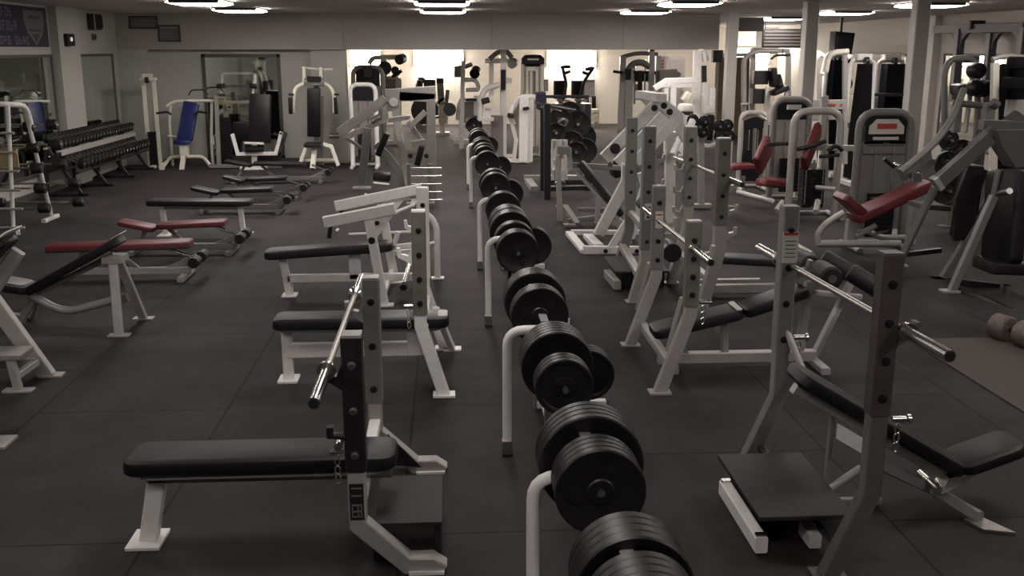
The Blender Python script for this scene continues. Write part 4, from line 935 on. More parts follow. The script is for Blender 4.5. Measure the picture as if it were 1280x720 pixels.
m2 = t.p('instruction_plate', GREY); m2.box((5.015, 11.33, 1.2), (.5, .02, .14), .003); m2b = t.p('dark_line', INK, m2); m2b.box((5.015, 11.318, 1.225), (.44, .004, .012), .001); m2b.box((5.03, 11.318, 1.25), (.08, .004, .02), .001)
m = t.p('pin_bar', STEEL); m.cyl((4.88, 11.27, .62), (5.16, 11.27, .62), .014)

# red seat machine in front of the tower
t = Thing('leg_extension_machine', 'grey machine with a bright red seat and tilted red back pad before the weight tower', 'leg machine', (4.6, 10.9, 0))
Y = 10.7
m = t.p('seat', RED); m.slab((4.46, 10.7, 0.44), (5.29, 10.7, 0.82), .36, .10, (-.4, 0, 1), rc=.05, re=.025)
m = t.p('back_pad', RED); m.slab((4.25, 10.7, 0.71), (4.5, 10.7, 0.51), .36, .09, (.5, 0, .8), rc=.04, re=.022)
m = t.p('frame', SILVER); m.tube([(4, 10.5, 0.23), (3.99, 10.5, 0.35), (4.08, 10.5, 0.47), (4.26, 10.5, 0.58)], .036, .15); m.tube([(4, 10.5, 0.24), (4.92, 10.5, 0.23)], .04)
m = t.p('seat_post', SILVER); m.bar((4.48, 10.8, 0.22), (4.49, 10.8, 0.45), .12, .10); m.tube([(4.5, 10.7, 0.28), (4.72, 10.7, 0.4)], .03); m.tube([(4.72, 10.9, 0.3), (4.87, 10.9, 0.22), (5.15, 10.9, 0.22)], .035, .1)
m = t.p('rear_foot', SILVER); m.tube([(4.1, 10.9, .035), (4.1, 11.4, .035)], .035)
m = t.p('handle', CHROME); m.tube([(4.73, 10.8, 0.28), (4.91, 10.8, 0.32)], .015)

# lever machine at the right edge
t = Thing('iso_lever_machine', 'dark grey plate loaded lever machine with long slanted arms at the right edge', 'lever machine', (5.3, 9.4, 0))
m = t.p('lever_arm', DARKG); m.bar((4.72, 9.4, 1.04), (5.19, 9.4, 1.48), .10, .13); m.bar((5.19, 9.7, 1.35), (5.4, 9.7, 1.54), .09, .1)
e = t.p('arm_end', SILVER, m); e.bar((4.67, 9.35, 1.03), (4.71, 9.35, 1.06), .12, .14)
m = t.p('upper_arm', GREY); m.tube([(4.29, 9.3, 1.16), (4.68, 9.5, 1.38), (5.01, 9.8, 1.62), (5.25, 10.1, 1.9)], .035, .3); m.bar((4.36, 9.4, 1.11), (4.71, 9.6, 1.3), .05, .10)
m = t.p('grip', RUBBER); m.tube([(4.17, 9.4, 1.28), (4.28, 9.4, 1.2)], .022); m2 = t.p('grip_bracket', CHROME, m); m2.tube([(4.27, 9.4, 1.23), (4.36, 9.4, 1.2), (4.31, 9.4, 1.16)], .018); m2.box((4.49, 9.4, 1.1), (.10, .12, .08), .01)
m = t.p('front_leg', GREY); m.bar((4.8, 9.6, 0.97), (4.64, 9.9, 0.12), .05, .07); t.p('foot_plate', SILVER, m).box((4.63, 9.9, 0.12), (.18, .14, .02), .003)
m = t.p('leg', GREY); m.path([(5.19, 9.2, 0.94), (4.87, 9.2, 0.01)], .07, .07); t.p('foot_plate', SILVER, m).box((4.85, 9.2, 0.01), (.17, .12, .02), .003)
m = t.p('leg', GREY); m.path([(5.55, 9.8, 0.89), (5.08, 9.8, -0)], .07, .07); t.p('foot_plate', SILVER, m).box((5.06, 9.8, -0.01), (.17, .12, .02), .003)
m = t.p('post', GREY); m.path([(5.41, 9.5, 1.15), (5.35, 9.5, 0.68)], .09, .09)
m = t.p('pivot_head', DARKG); m.bar((5.31, 9.8, 1.57), (5.78, 9.8, 1.55), .12, .10); m.prism([(5.36, 9.7, 1.53), (5.74, 9.7, 1.53), (5.79, 9.7, 1.18), (5.6, 9.7, 1.16), (5.42, 9.7, 1.39)], (0, .25, 0)); m.prism([(5.58, 9.9, 1.59), (5.71, 9.9, 1.7), (5.85, 9.9, 1.61)], (0, .08, 0))
m = t.p('tall_post', GREY); m.bar((5.65, 10.3, 1.76), (5.65, 10.3, 1.5), .10, .10); m.bar((5.46, 10.6, 1.76), (5.47, 10.6, 1.43), .08, .08)
m = t.p('cross_bar', DARKG); m.tube([(5.35, 10.5, 1.75), (5.75, 10.4, 1.71)], .035); m.cyl((5.62, 10.2, 1.77), (5.68, 10.2, 1.73), .05)
m = t.p('side_plate', IRON); m.path([(5.32, 9.8, 1.14), (5.23, 9.8, 0.81), (5.25, 9.8, 0.4)], .22, .06, (0, 1, 0))
m = t.p('base_rail', IRON); m.tube([(4.94, 9.3, 0.01), (5.04, 8.9, -0.01), (5.16, 8.3, -0.06)], .045); m.bar((4.97, 9.4, 0.06), (5.45, 9.4, -0), .07, .06); m.bar((4.82, 10.2, 0.17), (5.23, 10.2, 0.21), .06, .05)
m = t.p('foot_rest', STEP); m.slab((4.75, 9.9, 0.73), (5.07, 9.9, 0.7), .3, .05, rc=.01, re=.005); 
m = t.p('backrest', VINYL); m.slab((5.45, 9.3, 0.25), (5.52, 9.5, 1.15), .42, .14, (-1, -.3, 0), rc=.05, re=.03)
m = t.p('seat', VINYL); m.slab((5.19, 9.3, 0.19), (5.6, 9.3, 0.17), .42, .12, rc=.06, re=.03)
m = t.p('rear_pad', VINYL); m.slab((5.4, 10, 0.36), (5.43, 10, 1.15), .34, .12, (-1, 0, .2), rc=.05, re=.03)
m = t.p('weight_peg', CHROME); m.cyl((5.3, 9.3, 0.95), (5.28, 9.1, 1), .03); m.box((5.31, 9, 0.03), (.05, .08, .16), .008); m.bar((5.2, 9.8, 0.63), (5.38, 9.8, 0.61), .02)
# big dumbbells on the floor
for i, (x, y, lb) in enumerate(((4.50, 7.45, 'dusty fat dumbbell on the floor at the right edge, farther of two'), (4.62, 7.02, 'dusty fat dumbbell on the floor at the right edge, nearer of two'))):
    t = Thing('dumbbell', lb, 'dumbbell', (x, y, 0)); d = V((.30, -.95, 0)).normalized()
    t.p('handle', IRON).cyl(V((x, y, .105))-d*.06, V((x, y, .105))+d*.06, .018)
    for s in (-1, 1): 
        h = t.p('head', DUSTY); h.lathe(V((x, y, .105))+d*s*.045, d*s, [(0, .03), (0, .09), (.012, .105), (.14, .105), (.15, .09), (.15, .03)], 22)
        t.p('end_disc', IRON, h).lathe(V((x, y, .105))+d*s*.194, d*s, [(0, .06), (.006, .055), (.006, .001)], 16)
# ------------------------------------------------------------------ red seat selector machines, right middle ground
t = tower('leg_curl_machine', 'grey arched selector machine with a red seat and a small white screen', 'selector machine', (4.95, 15.2, 1.53)[0], (5.51, 15.2, 1.53)[0], 15.2, (5.22, 15.2, 1.56)[2], GREY, SILVER, rr=.05, head=.3)
m = t.p('screen', PAPER); m.box((5.23, 15.1, 1.45), (.22, .03, .07), .004)
m = t.p('seat', RED); m.slab((4.68, 14.6, 0.31), (5.02, 14.8, 0.32), .4, .10, rc=.05, re=.025)
m = t.p('back_pad', RED); m.slab((4.51, 14.6, 0.61), (4.76, 14.9, 0.94), .34, .10, (1, 0, .5), rc=.04, re=.025)
m = t.p('arm_rest', IRON); m.slab((4.66, 14.6, 0.91), (5.04, 14.6, 0.93), .12, .05, rc=.02, re=.01)
m = t.p('base', SILVER); m.tube([(4.37, 14.9, 0.19), (4.63, 14.4, 0.15), (4.75, 14.3, 0.11)], .04); m.tube([(4.61, 13.8, 0.07), (4.83, 14.2, 0.14)], .035)
t = tower('leg_curl_machine', 'lower arched selector machine with a red seat behind the column of the screen machine', 'selector machine', (4.84, 16.5, 1.16)[0], (5.25, 16.5, 1.16)[0], 16.5, (5.01, 16.5, 1.28)[2], SILVER, IRON, rr=.045, head=.25)
m = t.p('seat', RED); m.slab((4.51, 15.9, 0.42), (4.88, 15.9, 0.44), .36, .08, rc=.05, re=.025)
m = t.p('lever', CHROME); m.tube([(4.71, 16, 1.2), (4.92, 16, 1.29), (5.09, 16, 1.2)], .03, .1); m.tube([(4.92, 16, 1.07), (4.93, 16, 0.56)], .03)
t = tower('chest_press_tower', 'grey arched selector machine with a tall red back pad left of the weight tower', 'selector machine', (4.72, 13.6, 1.45)[0], (5.38, 13.6, 1.45)[0], 13.6, (4.85, 13.6, 1.48)[2], SILVER, None, rr=.05, head=.02, stack=False)
m = t.p('back_pad', RED); m.slab((4.74, 13.3, 0.79), (5.02, 13.6, 1.25), .30, .10, (1, 0, .5), rc=.04, re=.025)
m = t.p('seat', RED); m.slab((4.32, 13.6, 0.48), (4.59, 13.6, 0.45), .34, .09, rc=.05, re=.025)
for px in (1005, 1020): 
    m = t.p('weight_stack', PLASTIC)
    for k in range(9): m.box(V(W[px,256,13.7])+V((0, 0, .06*k)), (.13, .2, .052), .004)
m = t.p('guide_rod', CHROME)
for px in (1003, 1010, 1018, 1028): m.cyl(W[px,258,13.7], W[px,200,13.7], .014, 8)
m = t.p('handle', IRON); m.tube([(4.66, 13.2, 1), (4.94, 13.3, 1.05), (5.07, 13.3, 1.1)], .03, .1); m.tube([(5.11, 13.3, 0.97), (5.22, 13.3, 1.05), (5.31, 13.3, 0.97)], .03, .1); m.tube([(5.03, 13.4, 0.88), (5.28, 13.3, 0.91)], .025)
m = t.p('cross_beam', SILVER); m.bar((5.05, 13.6, 0.99), (5.6, 13.6, 0.97), .08, .08); m.bar((5.23, 13.9, 1.67), (5.32, 13.9, 0.44), .1, .08)
m = t.p('base_rail', SILVER); m.tube([(5.02, 13.4, 0.46), (5.22, 13.2, 0.46)], .03); m.tube([(4.89, 13, 0.18), (5.02, 13.3, 0.28)], .04)
# twin cable frames with labelled beam
t = Thing('cable_machine', 'pale cable frame whose cross beam carries a faded red label strip', 'cable machine', (5.9, 16.5, 0))
Y = 16.6
m = t.p('upright', WHITE); m.bar((6, 16.6, 2.33), (6.13, 16.6, 0.48), .10, .10)
m = t.p('upright', SILVER); m.bar((6.74, 17.1, 2.26), (6.89, 17.1, 0.36), .07, .08)
m = t.p('label_beam', SILVER); m.bar((6, 16.5, 1.41), (6.58, 16.5, 1.41), .06, .16); m.bar((6.06, 16.6, 1.23), (6.21, 16.6, 1.23), .14, .14); m.bar((6.36, 16.6, 1.23), (6.53, 16.6, 1.23), .14, .14)
k = t.p('label_print', REDL, m); k.box((6.28, 16.46, 1.41), (.24, .006, .03), .001)
for px in (1027, 1052): k.box(W[px,131,Y-.14], (.03, .006, .03), .001)
m = t.p('top_arch', CREAM); m.tube([(6.24, 16.6, 1.94), (6.27, 16.6, 2.25), (6.6, 16.6, 2.27)], .05, .2)
# black weight towers (rear panels)
def blackpad(label, px0, px1, pt, pb, Y, lean=0, fr=WHITE):
    t = Thing('shrouded_weight_tower', label, 'weight tower', G2(W[(px0+px1)/2,pb,Y]))
    xa = W[px0,pb,Y][0]; xb = W[px1,pb,Y][0]; zt = W[px0,pt,Y][2]; 
    m = t.p('black_shroud', SHROUDB); m.prism([(xa, Y, .1), (xb, Y, .1), (xb-lean, Y, zt), (xa+lean, Y, zt)], (0, .3, 0))
    f = t.p('frame', fr); f.tube([(xa-.06, Y+.1, .03), (xa-.04, Y+.1, zt+.06), (xb+.04, Y+.1, zt+.06), (xb+.06, Y+.1, .03)], .035, .1)
    c = t.p('top_plate', fr); c.box(((xa+xb)/2, Y+.1, zt+.12), ((xb-xa)*.8, .2, .10), .02)
    p_ = t.p('pulley', BLACKP); p_.cyl(((xa+xb)/2-.03, Y-.06, zt+.05), ((xa+xb)/2+.03, Y-.06, zt+.05), .07, 16)
    b = t.p('base', fr); b.box(((xa+xb)/2, Y-.2, .04), (xb-xa+.2, .8, .07), .01)
    return t
def G2(p): return (p[0], p[1], 0)
blackpad('narrow black shrouded weight tower behind the labelled beam', 1031, 1046, 75, 190, 18.6, .0)
blackpad('wide black shrouded weight tower left of the highest shrouded one', 1060, 1084, 80, 195, 17.2, .10)
t = blackpad('black shrouded weight tower with ledge just left of the right column', 1094, 1119, 80, 195, 18.2, .03, SILVER)
m = t.p('ledge', PLASTIC); m.box(V((7.85, 17.9, 1.51)), (.62, .3, .05), .01)
b = One('exercise_ball', 'dark round ball seen between two black shrouded towers', 'ball', PLASTIC); p_ = V((7.72, 19.5, 1.65)); b.lathe(p_, (0, 0, 1), [(-.16+.32*i/10, .16*math.sqrt(max(0, 1-((i-5)/5)**2))) for i in range(11)], 18)
b = One('ball_shelf', 'small bright shelf bracket under the dark round ball', 'shelf', SILVER); b.box(p_+V((0, 0, -.18)), (.4, .3, .04), .01); b.bar(p_+V((0, .1, -.19)), (p_.x, p_.y+.1, 0), .07)
# white lat machines between middle column and labelled frame
t = Thing('lat_machine', 'white curved frame lat machine glowing right of the middle column', 'lat machine', G2((6.97, 19.5, 0.95)))
Y = 19.6
m = t.p('frame', WHITE); m.tube([(6.95, 19.6, 0.95), (6.97, 19.6, 1.72), (7.04, 19.6, 2), (7.22, 19.6, 2.21)], .05, .2); m.tube([(7.31, 19.6, 1.84), (7.38, 19.6, 2.21), (7.63, 19.6, 2.24), (7.83, 19.6, 2.15)], .055, .2); m.bar((7.34, 19.6, 1.8), (7.39, 19.6, 0.31), .10, .10); m.tube([(7.02, 19.7, 2.1), (7.19, 19.7, 2.27), (7.35, 19.7, 2.18)], .04, .1); m.bar((6.95, 19.6, 0.95), (6.98, 19.6, 0.08), .1, .1); m.bar((6.98, 19.6, 0.11), (7.47, 19.6, 0.15), .08, .08)
m = t.p('thigh_pad', VINYL); m.slab((6.92, 19.4, 1.3), (7, 19.4, 1.6), .3, .1, (1, 0, 0), rc=.04, re=.02); m.slab((6.92, 19.3, 0.81), (7.11, 19.3, 0.81), .4, .1, rc=.04, re=.02)
m = t.p('weight_stack', PLASTIC)
for k in range(10): m.box(V((7.26, 19.6, 0.24))+V((0, 0, .07*k)), (.24, .2, .062), .004)
# cable station behind the beam column
t = Thing('cable_station', 'pale cable pulley station just right of the beam column', 'cable machine', G2((6.45, 20.5, -0.02)))
Y = 20.8
m = t.p('frame', SILVER); m.tube([(6.2, 20.8, -0.05), (6.08, 20.8, 2.14), (6.31, 20.8, 2.27), (6.78, 20.8, 2.27)], .055, .25); m.bar((6.35, 21.1, 2.33), (6.43, 21.1, -0.08), .11, .10); m.bar((7.07, 21, 2.24), (7.21, 21, 0.01), .10, .10); m.bar((6.35, 21.1, 2.3), (7.12, 21.1, 2.27), .10, .08); m.bar((6.04, 20.6, 0.01), (7.23, 20.8, 0.01), .10, .08); m.tube([(6.19, 20.7, 1.2), (6.04, 20.7, 1.2)], .03)
m = t.p('lat_bar', RUBBER); m.tube([(6.56, 20.5, 2.11), (6.65, 20.5, 2.19), (6.94, 20.5, 2.19)], .025, .1)
m = t.p('cable', IRON); m.cyl((6.79, 20.5, 2.19), (6.85, 20.7, 2.3), .01, 6)
m = t.p('stack_cover', IRON); m.box((6.44, 20.8, 1.74), (.30, .25, .28), .02); m.box((6.43, 20.8, 1.36), (.30, .25, .30), .02)
m = t.p('thigh_pad', VINYL); m.slab((6.74, 20.6, 1.56), (6.68, 20.6, 1.95), .28, .12, (-1, 0, .0), rc=.04, re=.02); m.slab((6.83, 20.5, 1.5), (6.81, 20.7, 1.75), .26, .1, (-1, 0, .0), rc=.04, re=.02)
m = t.p('seat', VINYL); m.slab((6.59, 20.4, 1.38), (6.91, 20.4, 1.51), .34, .1, rc=.05, re=.02)
m = t.p('weight_stack', PLASTIC)
for k in range(10): m.box(V((6.61, 20.8, 0.07))+V((0, 0, .075*k)), (.26, .2, .066), .004)
m = t.p('strut', WHITE); m.bar((6.74, 20.5, 0.89), (6.93, 20.5, 1.44), .08, .08); m.bar((6.56, 20.6, 1.04), (6.56, 20.6, 1.56), .1, .08)
# orange brown locker like partition right behind the column
t = Thing('door_panel', 'warm brown door leaf behind the beam column', 'door', G2((7.78, 27, 0.23)))
m = t.p('leaf', mat('warm_brown_door', (.32, .22, .13), .5)); m.box((V((7.75, 27, 0.38)).x, 27.3, 1.05), (.9, .06, 2.1), .01)
m = t.p('door_frame', CREAM)
for s in (-.5, .5): m.box((V((7.75, 27, 0.38)).x+s, 27.3, 1.08), (.1, .12, 2.16), .01)
m.box((V((7.75, 27, 0.38)).x, 27.3, 2.16), (1.1, .12, .1), .01)
m = t.p('door_handle', CHROME); m.cyl((V((7.75, 27, 0.38)).x+.36, 27.22, 1.0), (V((7.75, 27, 0.38)).x+.22, 27.22, 1.0), .02)
# purple grey cable crossover frame in front of the right wall
CAGE = mat('purple_grey_powder_coat', (.075, .066, .07), .45, .2)
t = Thing('cable_crossover', 'dark grey cable frame with bracketed top beam along the right wall', 'cable machine', (9.5, 17.6, 0))
P = [(9.7, 20, 2.69), (9.8, 19.2, 2.69), (10, 18.4, 2.69), (10.04, 17.4, 2.68)]
m = t.p('top_beam', CAGE); m.bar(P[0], P[3], .12, .16)
for i in (1, 2, 3):
    a = V(P[i]); m = t.p('upright', CAGE); m.bar((a.x, a.y, a.z), (a.x, a.y, 0), .15, .15)
    d = (V(P[3])-V(P[0])).normalized()
    for s in (-1, 1):
        g = t.p('gusset', CAGE); 
        o = a-V((0, 0, .06)); g.prism([o, o+d*s*.36, o+d*s*.22-V((0, 0, .06)), o+d*s*.12-V((0, 0, .17)), o+d*s*.07-V((0, 0, .36)), o-V((0, 0, .36))], d.cross(V((0, 0, 1)))*.08)
    f = t.p('foot_plate', CAGE); f.box((a.x, a.y, .02), (.4, .4, .04), .006)
m = t.p('pulley_block', IRON); p_ = (V(P[1])+V(P[2]))/2; m.cyl(p_+V((0, -.1, .02)), p_+V((0, .1, .02)), .10, 16); m.box(p_+V((0, 0, .06)), (.3, .1, .16), .02)
# hack machine in front of it: curved dark frame with black rollers
t = Thing('curved_press_machine', 'dark curved frame machine with two round black pads before the cable frame', 'press machine', G2((7.38, 14, 0.87)))
Y = 14.2
m = t.p('frame', GREY); m.tube([(7.2, 14.2, 0.73), (7.07, 14.2, 1.99), (7.14, 14.2, 2.17), (7.45, 14.2, 2.19), (7.55, 14.2, 2.06), (7.64, 14.2, 1.31), (7.63, 14.2, 0.56)], .045, .3)
for px, py in ((1214, 88), (1213, 110)):
    k = t.p('round_pad', VINYL); k.lathe(W[px,py,Y-.35], (.2, -1, 0), [(0, .02), (0, .09), (.03, .11), (.17, .11), (.2, .09), (.2, .02)], 18)
    k2 = t.p('pad_arm', GREY); k2.cyl(W[px,py,Y-.1], W[1222,py+4,Y], .03)
m = t.p('side_pads', VINYL); m.slab((7.14, 14, 1.68), (7.3, 14, 1.7), .3, .14, rc=.05, re=.03); m.slab((7.5, 14, 1.64), (7.68, 14, 1.7), .3, .2, rc=.05, re=.03)
m = t.p('inner_tube', SILVER); m.tube([(7.31, 13.9, 1.16), (7.38, 14, 1.66), (7.44, 14.1, 2.1)], .035, .3); m.bar((7.13, 14, 1.57), (7.24, 14, 0.52), .08, .08); m.bar((7.18, 14.2, 0.26), (7.79, 14.2, 0.26), .1, .08)
m = t.p('weight_stack', PLASTIC)
for k in range(9): m.box(V((7.59, 14.4, 0.29))+V((0, 0, .08*k)), (.3, .24, .07), .004)
t = Thing('shrouded_weight_tower', 'tall black padded tower at the right picture edge with a pale front post', 'weight tower', G2((7.44, 13, 0.97)))
Y = 13.4
m = t.p('black_shroud', SHROUDB); m.prism([(7.61, 13.4, 0.02), (8.14, 13.4, 0.02), (7.88, 13.4, 2.11), (7.48, 13.4, 2.11)], (0, .3, 0)); m.slab((7.35, 13.05, 1.79), (7.55, 13.05, 1.78), .3, .16, rc=.05, re=.03); m.slab((7.41, 13.1, 2.05), (7.56, 13.1, 2.05), .26, .16, rc=.05, re=.03)
m = t.p('post', CREAM); m.bar((7.31, 13.3, 2.13), (7.49, 13.3, 0.22), .09, .08)
m = t.p('name_plate', SILVER); m.box((7.56, 13.1, 1.54), (.30, .05, .22), .01)
m = t.p('top_tube', SILVER); m.tube([(7.32, 13.4, 2.17), (7.49, 13.4, 2.22), (7.87, 13.4, 2.19)], .035, .1)
# low dark clutter: plate tree and a storage rack before the right wall
t = Thing('plate_tree', 'plate storage tree half hidden behind the slanted lever arms', 'plate rack', G2((6.51, 12.6, 0.75)))
Y = 12.8
m = t.p('post', GREY); m.bar((6.57, 12.8, 1.3), (6.64, 12.8, 0), .08, .08); m.bar((6.49, 12.8, -0.01), (6.87, 12.8, -0.01), .1, .06)
for k, (px, py, r) in enumerate(((1186, 175, .13), (1200, 190, .17), (1184, 205, .17), (1200, 222, .2), (1184, 238, .2))):
    p_ = V(W[px,py,Y-.12]); m = t.p('horn', STEEL); m.cyl(p_+V((0, -.1, 0)), p_+V((0, .12, 0)), .02)
    weight_plate(p_.x, p_.y, p_.z, r, .045, 'weight plate hung on the storage tree behind the slanted lever arms', 'plates on the storage tree', roll=k)

# ------------------------------------------------------------------ far room seen through the opening
t = tower('leg_extension_tower', 'front one of two dark topped selector towers at the left end of the opening', 'selector machine', (-1.93, 20.2, 1.52)[0], (-1.44, 20.2, 1.52)[0], 20.2, (-1.67, 20.2, 1.63)[2], WHITE, SHROUD, rr=.045, head=.30)
t = tower('pulldown_tower', 'rear one of two dark topped selector towers at the left end of the opening', 'selector machine', (-2.07, 22.4, 2)[0], (-1.43, 22.4, 2)[0], 22.4, (-1.84, 22.4, 1.93)[2], GREY, SHROUD, rr=.05, head=.40)
m = t.p('head_block', IRON); m.box((-1.75, 22.3, 1.83), (.2, .1, .22), .02)
t = Thing('double_pulley_machine', 'pale double pulley frame behind the dark topped towers', 'cable machine', G2((-1.4, 25, 0.62)))
Y = 25.0
m = t.p('frame', CREAM); m.tube([(-1.92, 25, 1.96), (-1.82, 25, 2.11), (-1.16, 25, 2.13)], .06, .3); m.bar((-1.55, 25, 2.11), (-1.61, 25, 0.07), .16, .12); m.bar((-1.24, 25, 1.62), (-1.28, 25, 0.07), .2, .14); m.bar((-1.64, 25, 1.62), (-1.22, 25, 1.62), .12, .1); m.bar((-1.73, 25, 0.07), (-1.22, 25, 0.07), .1, .1)
m = t.p('weight_stack', SHROUD); m.box((-1.49, 25, 1.35), (.26, .2, .5), .01); m.box((-1.34, 25, 1.35), (.12, .2, .5), .01)
m = t.p('pulley', IRON); m.cyl((-1.18, 24.9, 2.06), (-1.11, 25.1, 2.09), .12); m.cyl((-1.53, 24.9, 1.87), (-1.54, 25.1, 1.86), .16); m.cyl((-1.28, 24.8, 1.81), (-1.26, 25.1, 1.77), .1)
m = t.p('handle', IRON); m.tube([(-1.36, 24.8, 1.66), (-1.12, 24.8, 1.81)], .04)
t = Thing('stationary_bike', 'dark exercise bike by the far wall under the middle strip lamp', 'exercise bike', G2((-0.69, 29, 0.34)))
Y = 29.5
m = t.p('frame', SHROUD); m.bar((-0.87, 29.5, 0.1), (-0.84, 29.5, 1.36), .2, .14); m.bar((-0.54, 29.5, 0.1), (-0.55, 29.5, 1.18), .2, .14); m.bar((-0.96, 29.5, 0.1), (-0.4, 29.5, 0.1), .3, .14)
m = t.p('seat', VINYL); m.slab((-0.91, 29.5, 1.29), (-0.75, 29.5, 1.29), .3, .16, rc=.07, re=.03)
m = t.p('console', IRON); m.box((-0.54, 29.5, 1.31), (.34, .2, .3), .05)
m = t.p('flywheel', IRON); m.cyl((-0.69, 29.4, 0.59), (-0.7, 29.6, 0.58), .4, 24)
m = t.p('handlebar', IRON); m.tube([(-0.86, 29.5, 1.45), (-0.72, 29.5, 1.49), (-0.73, 29.5, 1.36)], .06, .1)
t = Thing('stepper', 'grey stepper machine beside the far exercise bike', 'stepper', G2((-0.14, 28, 0.41)))
Y = 28.0
m = t.p('post', GREY); m.bar((-0.23, 28, 1.41), (-0.18, 28, 0.41), .18, .14); m.bar((-0.02, 28, 1.23), (-0.12, 28, 0.41), .1, .1)
m = t.p('console', IRON); m.box((-0.23, 28, 1.47), (.2, .16, .14), .03)
m = t.p('body', CREAM); m.box((-0.16, 28, 0.58), (.26, .6, .5), .03); m.bar((-0.37, 28, 0.04), (0.01, 28, 0.04), .5, .08); m.bar((-0.18, 28, 0.41), (-0.19, 28, 0.04), .14); m.bar((-0.35, 28, 0.84), (-0.11, 28, 1.02), .14, .08)
m = t.p('pedal', IRON); m.box((-0.35, 27.6, 0.52), (.16, .4, .05), .01); m.box((0.02, 27.6, 0.59), (.16, .4, .05), .01)
t = Thing('arm_curl_machine', 'small chrome and grey seat machine between stepper and white racks', 'curl machine', G2((0.27, 25, 0.41)))
Y = 25.0
m = t.p('frame', WHITE); m.tube([(0.21, 25, 0.61), (0.26, 25, 1.04), (0.38, 25, 1.15), (0.45, 25, 1)], .05, .2); m.bar((0.28, 25, 0.08), (0.31, 25, 0.9), .1, .1); m.bar((0.09, 25, 0.08), (0.48, 25, 0.08), .1, .1)
m = t.p('seat', VINYL); m.slab((0.06, 25, 0.81), (0.19, 25, 0.84), .3, .1); 
m = t.p('weights', IRON); m.cyl((0.02, 24.8, 0.88), (0.02, 25.2, 0.85), .16)
t = Thing('press_machine', 'tall white frame machine with a looped top left of the pale stack towers', 'press machine', G2((0.39, 24, 0.49)))
Y = 24.0
m = t.p('post', WHITE); m.bar((0.35, 24, 2.05), (0.29, 24, -0), .10, .10); m.bar((0.64, 24, 1.24), (0.63, 24, -0), .10, .10)
m = t.p('loop', WHITE); m.tube([(0.36, 24, 1.61), (0.63, 24, 1.61), (0.7, 24, 1.49), (0.7, 24, 1.38), (0.4, 24, 1.38)], .05, .15)
m = t.p('top_arm', GREY); m.tube([(0.14, 24, 1.86), (0.37, 24, 1.9), (0.56, 24, 1.97)], .05); m.box((0.22, 24, 1.79), (.16, .1, .24), .02)
m = t.p('pad', VINYL); m.slab((0.4, 24, 1.12), (0.66, 24, 1.12), .3, .06); m.cyl((0.61, 23.9, 1.75), (0.65, 24.1, 1.82), .12)
m = t.p('back_sheet', SHROUD); m.box((0.51, 24.2, 0.85), (.34, .1, .5), .02)
t = Thing('pulley_tower', 'white pulley tower with a T-shaped top between the racks and the stack tower', 'pulley tower', G2((1.02, 22, 0.29)))
Y = 22.0
m = t.p('post', WHITE); m.bar((1.18, 22, 2.3), (1.18, 22, -0.01), .13, .12); m.bar((0.94, 22.4, 2.03), (0.94, 22.4, 1.31), .10, .1); m.bar((0.8, 22.4, 2.06), (1.39, 22.4, 2.06), .10, .10)
m = t.p('curved_arm', WHITE); m.tube([(0.66, 21.7, 0.83), (0.7, 21.7, 1.34), (0.8, 21.7, 1.5), (1.08, 21.7, 1.57)], .06, .4); m.bar((0.63, 21.7, 0.85), (0.96, 21.7, 0.85), .12, .08); m.bar((0.82, 21.7, 0.86), (0.84, 21.7, 1.07), .12, .1); m.bar((0.77, 21.7, 1.07), (1.04, 21.7, 1.08), .1, .06)
m = t.p('pad', VINYL); m.slab((0.71, 21.6, 1.16), (0.88, 21.6, 1.21), .2, .12, rc=.04, re=.02); m.box((1.17, 21.88, 1.67), (.10, .08, .42), .01)
m = t.p('sign_plate', PAPER); m.box((1.29, 21.9, 1.65), (.14, .03, .12), .004)
m = t.p('weight_stack', SHROUD); m.box((1.04, 22, 0.46), (.26, .2, .9), .01)
m = t.p('top_pulley', GREY); m.tube([(0.89, 22, 2.1), (1.03, 22, 2.23), (1.23, 22, 2.3), (1.37, 22, 2.13)], .05, .2); m.cyl((1.36, 21.9, 2), (1.41, 22.1, 2.03), .1)
m = t.p('base', WHITE); m.bar((1.05, 22, 0.01), (1.44, 22, 0.03), .1, .08); m.bar((0.68, 22.3, 0.09), (1.19, 22, 0.01), .1, .08)
t = tower('stack_tower', 'tall pale stack tower with a dark cap in the middle of the opening', 'weight tower', (1.6, 21.9, 2)[0], (2, 21.9, 2)[0], 21.9, (1.79, 21.9, 2.15)[2], CREAM, BEIGEV, rr=.05, head=.2, stack=False)
m = t.p('cap', PLASTIC); xx = (1.8, 21.8, 2.1); m.prism([V(xx)+V((a, 0, b)) for a, b in ((-.24, -.10), (.24, -.10), (.24, .02), (.16, .09), (-.16, .09), (-.24, .02))], (0, .2, 0))
k = t.p('cap_label', PAPER, m); k.box(V(xx)+V((0, -.11, .0)), (.24, .01, .035), .002)
m = t.p('cover_rib', CREAM)
for px in (659, 664, 671): m.bar(W[px,86,21.75], W[px,118,21.75], .05, .05)
m.box((1.76, 21.72, 1.9), (.2, .06, .08), .01)
t = Thing('calf_machine', 'white arched leg machine in front of the tall pale stack tower', 'leg machine', G2((1.53, 20.6, 0.09)))
Y = 20.8
m = t.p('arch', WHITE); m.tube([(1.25, 20.8, 0.95), (1.31, 20.8, 1.18), (1.44, 20.8, 1.34), (1.66, 20.8, 1.37), (1.89, 20.8, 1.31)], .06, .3); m.bar((1.53, 20.7, 1.35), (1.52, 20.7, 0.04), .18, .14); m.bar((1.67, 20.8, 1.31), (1.66, 20.8, 0.03), .12, .12); m.path([(1.26, 20.8, 0.95), (1.38, 20.8, 0.48), (1.33, 20.8, 0.07)], .08, .08, (0, 1, 0)); m.bar((1.16, 20.8, 0.07), (1.66, 20.8, 0.03), .10, .08)
